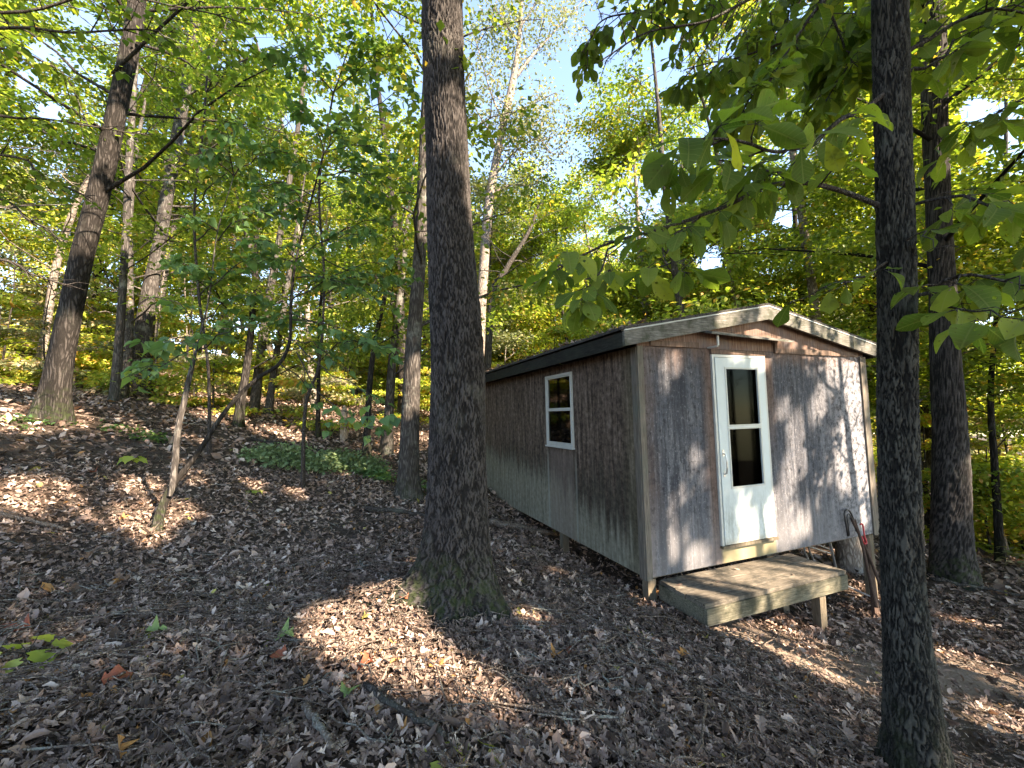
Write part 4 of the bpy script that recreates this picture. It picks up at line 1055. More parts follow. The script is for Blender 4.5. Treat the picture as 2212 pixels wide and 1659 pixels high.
# ---- unseen trees added behind and right of the camera to shade the clearing
def shade_trees():
    # targets along the shaded foreground; crown centres lie up-sun of them
    k = 0
    for gx in np.arange(-12, 8.1, 2.5):
        for gy in np.arange(-.5, 9.6, 2.5):
            tz = g1(gx, gy) + .8
            h = 9.0 + 2.5 * math.sin(gx * 1.7 + gy) + rng.uniform(-1, 1)
            t = h / math.sin(SUN_EL)
            c = np.array([gx, gy, tz]) + S3 * t + rng.normal(0, .25, 3)
            k += 1
            n = 66
            u = rng.normal(0, 1, (n, 3)); u /= np.linalg.norm(u, axis=1)[:, None]; u *= rng.uniform(.2, 1, (n, 1)) ** .5
            cr = c + u * [2.1, 2.1, 1.6]
            x, y = c[0] + rng.normal(0, .5), c[1] + rng.normal(0, .5)
            if y > .45 * abs(x) - 1.2: continue
            z = g1(x, y); H = c[2] + 1.2 - z
            pts = [(x + .1 * math.sin(q * 5), y, z + H * q) for q in np.linspace(0, 1, 6)]
            rad = [.055 * (1 - .8 * q) + .01 for q in np.linspace(0, 1, 6)]
            tree('added_shade_tree', 'unseen tree added to shade the clearing from the sunny side', 'unseen trees added to shade the clearing', pts, rad, 'grey', 'green', crown=cr, nseg=10, rows=16, limbs=8, hmin=.5, spread=1.8, per=110, lsize=.15, lrad=.8, flat=.5, gap=False, sub=2)
    for (px_, py_, Y_) in [(110, 860, 7), (150, 690, 7), (178, 555, 7), (225, 368, 7), (257, 216, 7), (290, 56, 7), (985, 300, 3.7), (985, 700, 3.7), (985, 1000, 3.7), (960, 100, 3.7), (1935, 300, 2.5), (1940, 800, 2.5), (2050, 900, 6.5), (2030, 500, 6.5), (885, 900, 7), (900, 600, 7)]:  # further unseen crowns added up-sun of single trunks to shade them
        c = P(px_, py_, Y_) + S3 * 11.5
        if c[1] > .7 * abs(c[0]) - 1 and c[1] > 0: continue
        u = rng.normal(0, 1, (26, 3)); u /= np.linalg.norm(u, axis=1)[:, None]; u *= rng.uniform(.1, 1, (26, 1))
        x, y = c[0] + .4, c[1] - .6; z = g1(x, y)
        if y > .45 * abs(x) - 1.2: continue
        H = c[2] + .8 - z
        tree('added_shade_tree', 'unseen tree added to shade the clearing from the sunny side', 'unseen trees added to shade the clearing', [(x, y, z + H * q) for q in np.linspace(0, 1, 5)], [.05 * (1 - .8 * q) + .01 for q in np.linspace(0, 1, 5)],
             'grey', 'green', crown=c + u * [1.3, 1.3, 1.1], nseg=9, rows=12, limbs=5, hmin=.6, spread=1.2, per=110, lsize=.15, lrad=.7, flat=.5, gap=False, sub=2)
    return k
shade_trees()

# ---- a young tree outside the picture on the right: its shadow falls on the sunny half of the front wall
def wall_shadow_tree():
    off = 4.3
    def q(s, h, o=off): return wall_pt(s, h) + S3 * o
    top = [q(3.40, -.2), q(3.40, .5), q(3.36, 1.0), q(3.35, 1.45), q(3.30, 1.72), q(3.30, 2.1), q(3.28, 2.6), q(3.25, 3.3)]
    b = np.array([top[0][0], top[0][1], g1(top[0][0], top[0][1])])
    pts = np.array([b] + top); rad = [.075, .062, .058, .052, .048, .036, .034, .03, .022]
    T = empty('young_tree', b); tag(T, 'young tree off to the right whose branches shade the cabin front', 'tree')
    trunk_mesh('trunk', pts, rad, BARK['grey'], T, 12, 50, .2)
    lb = MB(); cent = []
    for br, r0 in (([(3.33, 1.62), (3.18, 1.86), (3.0, 1.98), (2.86, 2.1), (2.8, 2.35)], .034), ([(3.20, 1.85), (3.16, 2.02), (3.17, 2.2)], .022), ([(3.16, 2.02), (3.06, 2.14)], .014), ([(3.3, 1.9), (3.42, 2.1), (3.5, 2.35)], .02),
                   ([(3.38, .9), (3.1, 1.15), (2.95, 1.2), (2.75, 1.1)], .016), ([(3.36, 1.3), (3.55, 1.5), (3.7, 1.75)], .015), ([(2.95, 1.2), (2.85, 1.45), (2.9, 1.6)], .010), ([(3.35, 1.1), (3.2, 1.35), (3.12, 1.45)], .010), ([(3.02, 1.18), (2.9, .85), (2.75, .6)], .010)):
        w_ = resample([q(*k_) for k_ in br], 10)
        lb.tube(w_ - b, np.linspace(r0, r0 * .4, 10), 7, False)
        cent += [w_[5], w_[-1]]
    lb.build('limbs', BARK['grey'], T, True)
    L = Leaves()
    cl = [q(2.85, 1.3), q(2.8, 1.15), q(2.95, 1.05), q(2.75, 2.3), q(3.0, 2.7), q(3.5, 2.7), q(2.7, .75), q(3.6, .4), q(3.1, 3.0), q(2.4, 2.9)]
    c = np.repeat(np.array(cl), 26, 0); p = c + rng.normal(0, .11, c.shape)
    d = rng.normal(0, 1, p.shape); d[:, 2] -= .6; n = rng.normal(0, .6, p.shape); n[:, 2] += 1
    L.add(T_strip(OV), p - b, d, n, rng.uniform(.08, .13, len(p)), rng.uniform(0, 1, len(p)))
    L.build('crown', LEAF['green'], T)
wall_shadow_tree()

# ---- big-leaved branches of the trees beside the camera
HICK = [T_strip(OBOV, f_, c_, dr, .007, k, 11) for k, (dr, f_, c_) in enumerate(((.1, .25, 0), (.3, .5, -.6), (.55, .15, .5), (.2, .7, 0), (.4, -.3, .4)))]
HRT = [T_strip(HEART, f_, 0, dr, .009, k, 8) for k, (dr, f_) in enumerate(((.1, .2), (.3, .5), (.5, .1)))]
def spray(L, lb, base, path, r0, nside, slen, leaflen, tm, whorl=4, leafdroop=.42, keepgap=False):
    """a branch with alternate twigs; each twig carries whorls of leaves"""
    q = resample(path, 22)
    q = q + np.stack([np.interp(np.linspace(0, 1, 22), np.linspace(0, 1, 8), np.r_[0, rng.normal(0, .018, 6), 0]) for _ in range(3)], 1)
    lb.tube(q - base, np.linspace(r0, r0 * .3, 22), 7, False)
    seg = q[-1] - q[0]; ln = np.linalg.norm(seg); dirn = seg / ln
    nodes = []
    for k in range(nside):
        f = .22 + .78 * (k + rng.uniform(0, .8)) / nside
        i = int(min(f, .99) * 21)
        t = q[min(i + 1, 21)] - q[max(i - 1, 0)]; t /= np.linalg.norm(t)
        side = np.cross(t, UP); side /= np.linalg.norm(side) + 1e-9
        d = t * .6 + side * (1 if k % 2 else -1) * rng.uniform(.5, 1.1) + UP * rng.uniform(-.45, .3)
        e = q[i] + d * slen * rng.uniform(.5, 1.2)
        m_ = (q[i] + e) / 2 + rng.normal(0, .02, 3)
        lb.tube(np.array([q[i], m_, e]) - base, [r0 * .35, r0 * .25, .0025], 5, False)
        nodes += [(e, d), (m_, d)] if slen > .2 else [(e, d)]
    nodes.append((q[-1], dirn))
    pos = []; dd = []; nn = []
    for e, d in nodes:
        wn = whorl + int(rng.integers(-1, 2)); a0 = rng.uniform(0, 6)
        d = d / np.linalg.norm(d)
        for j in range(wn):
            a = a0 + j / wn * 2 * math.pi
            v = d * .6 + np.array([math.cos(a), math.sin(a), 0]) * .9
            v[2] -= leafdroop * rng.uniform(.3, 1.4)
            st = v / np.linalg.norm(v) * leaflen * .22
            lb.tube(np.array([e, e + st]) - base, [.0022, .0016], 4, False)
            pos.append(e + st); dd.append(v); nv = rng.normal(0, .35, 3); nv[2] += 1; nn.append(nv)
    pos = np.array(pos); dd = np.array(dd); nn = np.array(nn)
    k = sunlit_cull(pos, .10)
    pos, dd, nn = pos[k], dd[k], nn[k]
    ch = rng.integers(0, len(tm), len(pos))
    for c in range(len(tm)):
        m_ = ch == c
        L.add(tm[c], pos[m_] - base, dd[m_], nn[m_], leaflen * rng.uniform(.62, 1.25, m_.sum()), rng.beta(1.6, 2.6, m_.sum()))
def near_branches():
    base = np.array(T2.location)
    def PP(*rows): return [P(x, y, Y) for x, y, Y in rows]
    L = Leaves(); lb = MB()
    jobs = [  # left of the trunk
        (PP((1925, 455, 2.5), (1828, 412, 2.5), (1728, 386, 2.4), (1646, 399, 2.35), (1576, 443, 2.3), (1498, 473, 2.3), (1376, 508, 2.25), (1270, 550, 2.2), (1190, 590, 2.2)), .017, 19, .20, .145, 4),
        (PP((1700, 388, 2.4), (1672, 369, 2.4), (1600, 352, 2.3), (1522, 349, 2.2), (1440, 380, 2.1)), .010, 9, .16, .15, 4),
        (PP((1925, 190, 2.5), (1828, 248, 2.4), (1759, 295, 2.3), (1700, 330, 2.1), (1600, 300, 1.9), (1480, 300, 1.8)), .016, 11, .18, .17, 4),
        (PP((1920, -120, 2.6), (1820, -20, 2.6), (1737, 60, 2.6), (1690, 150, 2.6), (1633, 208, 2.6), (1600, 250, 2.6)), .014, 13, .25, .15, 5),
        (PP((1900, -200, 3.0), (1750, -60, 3.0), (1611, 0, 3.0), (1515, 43, 3.0), (1400, 70, 3.0), (1300, 130, 3.0)), .016, 20, .30, .145, 5),
        (PP((1700, -120, 3.2), (1560, -40, 3.3), (1420, 10, 3.4), (1320, 40, 3.4), (1260, 110, 3.4)), .014, 18, .32, .145, 5),
        (PP((1850, -100, 3.4), (1740, 60, 3.4), (1600, 120, 3.4), (1480, 150, 3.4)), .014, 18, .34, .15, 5),
        (PP((1700, -100, 2.8), (1800, 40, 2.9), (1840, 120, 3.0), (1790, 210, 3.0)), .012, 16, .30, .17, 5),
        (PP((1925, 560, 2.5), (1860, 590, 2.3), (1810, 600, 2.2), (1780, 620, 2.1)), .008, 4, .12, .13, 4),
        (PP((1330, 530, 2.2), (1290, 580, 2.15), (1260, 620, 2.1), (1250, 650, 2.1)), .006, 5, .10, .13, 4),
        (PP((1500, 475, 2.3), (1450, 520, 2.1), (1420, 560, 2.0), (1480, 560, 1.9)), .006, 5, .12, .14, 4),
        # in front of and right of the trunk
        (PP((1960, 520, 2.2), (1990, 505, 2.0), (2050, 530, 1.7)), .005, 2, .08, .13, 3),
        (PP((1930, 130, 2.5), (1990, 95, 2.5), (2097, 35, 2.4), (2160, 30, 2.3), (2240, 50, 2.3)), .015, 9, .2, .16, 4),
        (PP((1935, 180, 2.5), (2010, 130, 2.5), (2100, 60, 2.6), (2140, -20, 2.6)), .012, 8, .22, .16, 4),
        (PP((1945, 455, 2.5), (1985, 440, 2.5), (2062, 430, 2.3), (2120, 438, 2.2), (2200, 470, 2.1), (2280, 500, 2.0)), .012, 9, .2, .15, 4),
        (PP((1960, 645, 2.5), (2000, 630, 2.4), (2084, 595, 2.2), (2150, 598, 2.1), (2240, 620, 2.0)), .014, 8, .18, .17, 4),
        (PP((1990, 690, 2.4), (2060, 660, 2.1), (2140, 665, 1.8), (2210, 690, 1.6)), .007, 5, .14, .16, 3),
        (PP((2260, 200, 2.6), (2180, 230, 2.6), (2100, 270, 2.7)), .009, 9, .2, .15, 4),
    ]
    for path, r0, ns, sl_, ll, wh in jobs:
        spray(L, lb, base, path, r0, ns, sl_, ll, HICK, wh)
    for k in range(14):
        x0, y0 = 1500 + 28 * k, -60 + 20 * (k % 3); Yd = 3.6 + 1.6 * rng.random()
        jobs2 = PP((x0 + 120, y0 - 60, Yd), (x0 + 60, y0 + 60, Yd), (x0 - 20, y0 + 140 + 30 * (k % 4), Yd))
        spray(L, lb, base, jobs2, .008, 12, .34, .15, HICK, 5)
    lb.build('branches', BARK['twig'], T2, True)
    L.build('leaves', LEAF['big'], T2)
near_branches()

def sapling_heart():
    """forked sapling with heart-shaped leaves in open layers"""
    def PP(*rows): return [P(x, y, Y) for x, y, Y in rows]
    b = on_ground(337, 1150); Y = b[1]
    T = empty('forked_sapling', b); tag(T, 'forked sapling with mossy foot and heart-shaped leaves, leaning right', 'sapling')
    rows = [(337, 1150, 20), (345, 1110, 16), (372, 1050, 15), (425, 982, 12), (475, 905, 11), (515, 855, 10), (560, 815, 10), (604, 785, 9), (626, 735, 8), (629, 650, 7), (640, 560, 6), (670, 440, 5), (700, 330, 4)]
    pts = [b] + [P(x, y, Y + .12 * k) for k, (x, y, w_) in enumerate(rows) if k]
    rad = [w_ / 2 / FPX * float(p @ cfw) * .8 for (x, y, w_), p in zip(rows, pts)]
    pts[0] = b - [0, 0, .05]
    trunk_mesh('trunk', pts, rad, BARK['dark'], T, 12, 90, .5)
    trunk_mesh('second_stem', [P(366, 1072, Y + .17), P(372, 1052, Y + .2), P(378, 1000, Y + .25), P(384, 930, Y + .3), P(397, 870, Y + .35), P(413, 800, Y + .4), P(428, 740, Y + .5), P(452, 640, Y + .7), P(470, 500, Y + .9), P(505, 380, Y + 1)],
               [.022, .034, .035, .034, .032, .026, .012, .009, .007, .005], BARK['grey'], T, 12, 60)
    lb = MB(); L = Leaves()
    jobs = []
    for a, c in [((430, 740), (300, 800)), ((425, 760), (520, 690)), ((440, 700), (300, 640)), ((440, 690), (560, 640)), ((452, 640), (380, 560)), ((455, 620), (590, 560)), ((470, 500), (350, 470)), ((470, 520), (600, 450)),
                 ((505, 380), (400, 330)), ((505, 380), (620, 330)), ((629, 650), (760, 600)), ((626, 735), (740, 790)), ((604, 785), (700, 900)), ((640, 560), (800, 500)), ((640, 560), (540, 520)), ((670, 440), (820, 420)),
                 ((670, 440), (560, 400)), ((700, 330), (850, 330)), ((700, 330), (760, 240)), ((640, 600), (840, 660)), ((628, 690), (850, 770)), ((640, 640), (870, 560)), ((690, 380), (880, 400)), ((505, 380), (480, 250)), ((700, 330), (640, 230))]:
        y0 = Y + .9 + rng.uniform(-.2, .2); y1 = y0 + rng.uniform(-.9, .7)
        A, B = P(*a, y0), P(*c, y1)
        mid = (A + B) / 2 + [0, 0, .12]
        jobs.append([A, mid, B])
    # the drooping spray of broad leaves left of the medium trunk, and low fan in front of the stem
    jobs.append([P(640, 740, Y + .6), P(700, 800, Y + .3), P(770, 830, Y), P(830, 900, Y - .2)])
    jobs.append([P(640, 760, Y + .6), P(690, 850, Y + .3), P(750, 890, Y), P(815, 930, Y - .1)])
    jobs.append([P(430, 745, Y + .4), P(380, 770, Y + .1), P(330, 790, Y - .2), P(270, 815, Y - .5)])
    jobs.append([P(430, 745, Y + .4), P(400, 730, Y), P(360, 740, Y - .5)])
    jobs.append([P(430, 755, Y + .4), P(480, 720, Y), P(540, 700, Y - .4)])
    for j in jobs:
        spray(L, lb, b, j, .009, 9, .22, .115, HRT, 2, .45)
    lb.build('branches', BARK['twig'], T, True)
    L.build('leaves', LEAF['sap'], T)
sapling_heart()

def broadleaf_understory():
    """a second open-layered small tree filling the left middle of the view, and overhead boughs at upper left"""
    for name, lab, rows, Y, jobs, mat, ll in [
        ('dogwood_tree', 'small layered broadleaf tree between the left trunks and the oak', [(655, 940, 8), (660, 880, 7), (690, 780, 6), (700, 600, 5), (690, 400, 5), (720, 200, 4)], 6.6,
         [((690, 780), (800, 740)), ((695, 700), (560, 690)), ((700, 640), (850, 600)), ((700, 600), (540, 560)), ((700, 520), (850, 480)), ((698, 500), (560, 440)), ((690, 400), (840, 360)), ((690, 400), (560, 320)),
          ((700, 300), (850, 250)), ((700, 300), (580, 220)), ((720, 200), (850, 120)), ((720, 200), (600, 110)), ((700, 560), (880, 690)), ((720, 200), (780, 60)), ((690, 430), (480, 380)), ((700, 330), (880, 190))], 'sap', .11),
        ('redbud_tree', 'small spreading tree with layered leaves in front of the leaning trunks', [(455, 900, 7), (450, 800, 6), (430, 640, 6), (420, 450, 5), (440, 260, 5), (450, 120, 4)], 7.2,
         [((430, 640), (520, 600)), ((425, 520), (540, 480)), ((420, 450), (520, 360)), ((430, 350), (310, 300)), ((435, 300), (560, 250)),
          ((440, 260), (330, 180)), ((445, 200), (560, 120)), ((450, 120), (360, 60)), ((450, 120), (520, 20)), ((445, 200), (500, 130))], 'green', .11)]:
        g0 = P(*rows[0][:2], Y); b = np.array([g0[0], g0[1], g1(g0[0], g0[1])])
        T = empty(name, b); tag(T, lab, 'tree')
        pts = [b - [0, 0, .05]] + [P(x, y, Y + .05 * k) for k, (x, y, w_) in enumerate(rows) if k]
        trunk_mesh('trunk', pts, [w_ / 2 / FPX * Y for x, y, w_ in rows], BARK['twig'], T, 10, 50, .3)
        lb = MB(); L = Leaves()
        for a, c in jobs:
            A = P(*a, Y + .1); B = P(*c, Y + rng.uniform(-1.2, 1.2))
            spray(L, lb, b, [A, (A + B) / 2 + [0, 0, .15], B], .012, 13, .34, ll, HRT, 3, .35)
        lb.build('branches', BARK['twig'], T, True)
        L.build('leaves', LEAF[mat], T)
broadleaf_understory()

def overhead_boughs():
    """a tree left of the frame reaching its dark twiggy boughs into the upper left"""
    b = np.array([-8.2, 4.2, 0]); b[2] = g1(b[0], b[1])
    T = empty('beech_tree', b); tag(T, 'tree at the left edge reaching dark twiggy boughs into the clearing', 'tree')
    pts = [b + [0, 0, z] for z in (-.1, 2, 4, 6, 9)]
    trunk_mesh('trunk', pts, [.2, .17, .15, .13, .08], BARK['grey'], T, 20, 50, .3)
    lb = MB(); L = Leaves()
    for path in ([(0, 105, 5.5), (90, 135, 5.6), (140, 165, 5.8), (190, 270, 6)], [(0, 248, 5.3), (100, 262, 5.5), (230, 278, 5.9), (330, 290, 6.2)], [(0, 340, 5.2), (90, 380, 5.4), (200, 430, 5.8)], [(-60, 60, 4.5), (120, 70, 4.6), (260, 60, 4.8), (380, 70, 5)],
                 [(0, 30, 4.8), (200, -10, 5), (400, 20, 5.4), (560, 60, 5.8)], [(-50, 420, 5), (60, 470, 5.2), (130, 520, 5.4)], [(-50, 560, 5), (60, 590, 5.2), (150, 620, 5.6)]):
        q = [P(*a) for a in path]
        start = b + [0, 0, max(q[0][2] - b[2] - .4, .8)]
        spray(L, lb, b, [start] + q, .022, 18, .38, .10, [RH, T_strip(OV)][1:], 3, .25)
    lb.build('branches', BARK['twig'], T, True)
    L.build('leaves', LEAF['green'], T)
overhead_boughs()

# ------------------------------------------------------------------ forest floor
MAPL = [(0, .05), (.12, .30), (.24, .24), (.42, .46), (.55, .25), (.72, .26), (.82, .12), (1, .01)]
OAK = [T_strip(OAKL, .3 * s_, c_, d_, .035, k) for k, (s_, c_, d_) in enumerate([(1, .3, .2), (-.6, .5, -.25), (.5, -.4, .35), (1.2, .2, -.1)])]
ELP = [T_strip(ELL, .5 * s_, c_, d_, .03, 9 + k) for k, (s_, c_, d_) in enumerate([(1, .6, .2), (-.8, .9, -.3), (.6, -.5, .4), (1.4, .5, 0)])]
def litter():
    L = Leaves()
    def scatter(n, r0, r1, tm, sz, zt, azr=64, tilt=.38):
        a = np.radians(rng.uniform(-azr, azr, n)); d = np.sqrt(rng.uniform(r0 * r0, r1 * r1, n))
        x, y = np.sin(a) * d, np.cos(a) * d
        q = np.stack([x, y, 0 * x], 1) - CA
        inside = (q @ CU > .12) & (q @ CU < CW - .1) & (q @ CV > .15) & (q @ CV < CL)
        sm = soilmask(x, y)
        bare = np.clip(np.sin(x * 1.3 + 2 * np.sin(y * .9)) * np.sin(y * 1.6 + 1.4 * np.sin(x * 1.1)) - .45, 0, .5) * 1.3 * (np.hypot(x, y) < 9)
        k = (rng.random(n) > sm * .80) & (rng.random(n) > bare) & (~inside | (rng.random(n) < .25))
        x, y = x[k], y[k]; n = len(x)
        z = gz(x, y) + rng.uniform(.0, zt, n) + .004
        th = rng.uniform(0, 2 * math.pi, n)
        d3 = np.stack([np.cos(th), np.sin(th), rng.normal(0, tilt, n)], 1)
        nr = rng.normal(0, tilt, (n, 3)); nr[:, 2] += 1
        # slope-following
        d3[:, 2] += -.19 * d3[:, 0]
        big_ = np.where(rng.random(n) < .06, 1.75, 1.0)
        t = np.clip(rng.beta(1.25, 1.8, n) * .97, 0, .94)
        rare = rng.random(n); t[rare < .008] = .97; t[(rare > .008) & (rare < .011)] = 1.0
        clump = .5 + .5 * np.sin(x * 2.3 + 1.7 * np.sin(y * 1.9)) * np.sin(y * 2.1)
        t = np.where(t < .96, np.clip(t * (.72 + .42 * clump), 0, .95), t)
        ch = rng.integers(0, len(tm), n)
        for c in range(len(tm)):
            m_ = ch == c
            L.add(tm[c], np.stack([x, y, z], 1)[m_], d3[m_], nr[m_], sz * rng.uniform(.45, 1.4, m_.sum()) * big_[m_], t[m_])
    scatter(48000, .5, 4.2, OAK + OAK + ELP, .050, .04, 75, .36)
    scatter(52000, 4.2, 8.5, OAK + ELP[:2], .058, .045, 70, .38)
    scatter(38000, .5, 5.5, ELP + [T_strip(MAPL, .3, .4, .2, .05, 77)], .032, .045, 75, .5)
    scatter(90000, 8.5, 22, [RH], .10, .05, 66, .5)
    scatter(22000, 22, 45, [RH], .26, .05, 60)
    tag(L.build('leaf_litter', LITTER, None, False), 'thick carpet of dry brown curled leaves', kind='stuff')
    # small twigs
    mb = MB()
    for k in range(4300):
        a = math.radians(rng.uniform(-66, 66)); d = math.sqrt(rng.uniform(.6, 90)) if k % 2 else math.sqrt(rng.uniform(.6, 25))
        x, y = math.sin(a) * d, math.cos(a) * d
        q = np.array([x, y, 0]) - CA
        if -.1 < q @ CU < CW and -.7 < q @ CV < CL: continue
        th = rng.uniform(0, 6.3); ln = rng.uniform(.05, .25) if k % 5 else rng.uniform(.25, .7); u = np.linspace(-.5, .5, 5)
        px = x + math.cos(th) * ln * u + rng.normal(0, .012, 5); py = y + math.sin(th) * ln * u + rng.normal(0, .012, 5)
        pz = gz(px, py) + rng.uniform(.05, .08) + rng.normal(0, .008, 5)
        mb.tube(np.stack([px, py, pz], 1), np.linspace(.0042, .0022, 5) * rng.uniform(.6, 1.7), 4, False)
    tag(mb.build('twig_litter', BARK['stick'], None, True), 'countless thin dry twigs scattered over the leaves', kind='stuff')
litter()

def sticks():
    jobs = [
        ('fallen_stick', 'lichen-spotted grey stick pointing down at the bottom centre', [(655, 1555), (675, 1585), (700, 1620), (722, 1655)], .020, 'stick'),
        ('fallen_stick', 'pale thin stick lying level in the foreground below the cabin corner', [(1120, 1555), (1180, 1568), (1260, 1575), (1352, 1578)], .012, 'stick'),
        ('fallen_stick', 'forked grey stick end at the left edge of the clearing', [(-20, 1122), (40, 1135), (90, 1148), (150, 1160)], .022, 'stick'),
        ('fallen_branch', 'thick barkless branch on the ground against the cabin side wall', [(1058, 1140), (1110, 1150), (1160, 1160), (1205, 1165)], .055, 'stick'),
        ('fallen_branch', 'dark rotten branch on the leaves left of the furrowed oak', [(790, 1108), (850, 1115), (900, 1122), (935, 1130)], .035, 'twig'),
        ('fallen_branch', 'long dark branch lying behind the forked sapling', [(540, 955), (600, 965), (660, 975), (720, 985)], .035, 'twig'),
        ('fallen_branch', 'short dark branch parallel to the long one behind the sapling', [(600, 985), (660, 992), (715, 998)], .03, 'twig'),
        ('fallen_stick', 'straight thin stick aimed at the foot of the furrowed oak', [(745, 1262), (790, 1215), (825, 1170)], .010, 'stick'),
        ('fallen_stick', 'dark rotten stick in the lower foreground right of the lichened stick', [(790, 1510), (850, 1560), (910, 1590), (965, 1620)], .018, 'twig'),
        ('fallen_stick', 'curved pale stick standing in leaves at the bottom right of centre', [(1515, 1500), (1525, 1550), (1520, 1600), (1518, 1650)], .010, 'stick'),
        ('fallen_stick', 'bleached stick lying across leaves left of the sunny patch', [(640, 1330), (690, 1322), (740, 1312)], .012, 'stick'),
        ('fallen_stick', 'long dead stem lying across the left slope below the leaning trunk', [(150, 905), (250, 915), (350, 918), (460, 930)], .02, 'stick'),
        ('fallen_stick', 'knobbly grey stick between the cabin corner and the oak', [(1290, 1420), (1330, 1395), (1362, 1368)], .009, 'stick'),
        ('fallen_branch', 'dark branch lying on the slope beyond the closest right trunk', [(2010, 1262), (2080, 1275), (2140, 1285), (2205, 1300)], .03, 'twig'),
        ('fallen_stick', 'thin twiggy stick right of the closest trunk at the lower edge', [(2060, 1490), (2090, 1520), (2110, 1550)], .008, 'stick'),
    ]
    for nm, lab, pl, r, mt in jobs:
        q = np.array([on_ground(*a) for a in pl]); q = resample(q, 14); b = q[0].copy()
        q[:, 2] = gz(q[:, 0], q[:, 1]) + r * .6 + .058
        q += rng.normal(0, r * .25, q.shape)
        o = MB().tube(q - b, np.linspace(r, r * .55, 14) * (1 + .12 * rng.normal(0, 1, 14)), 8).build(nm, BARK[mt], None, True)
        o.location = b; tag(o, lab, 'stick' if 'stick' in nm else 'branch', 'fallen sticks and branches')
    # pale stake standing in the middle distance
    c = on_ground(743, 953)
    sc_ = np.linalg.norm(c) / FPX
    o = MB().tube([(0, 0, -.1), (0, 0, .0), (.005, 0, sc_ * 40), (.01, 0, sc_ * 62), (.012, 0, sc_ * 72)], [sc_ * 8, sc_ * 8, sc_ * 7.4, sc_ * 5.5, sc_ * 1.5], 12).build('broken_stub', BARK['stake'], None, True)
    o.location = c; tag(o, 'short pale barkless stub standing behind the green patch', 'stump')
sticks()

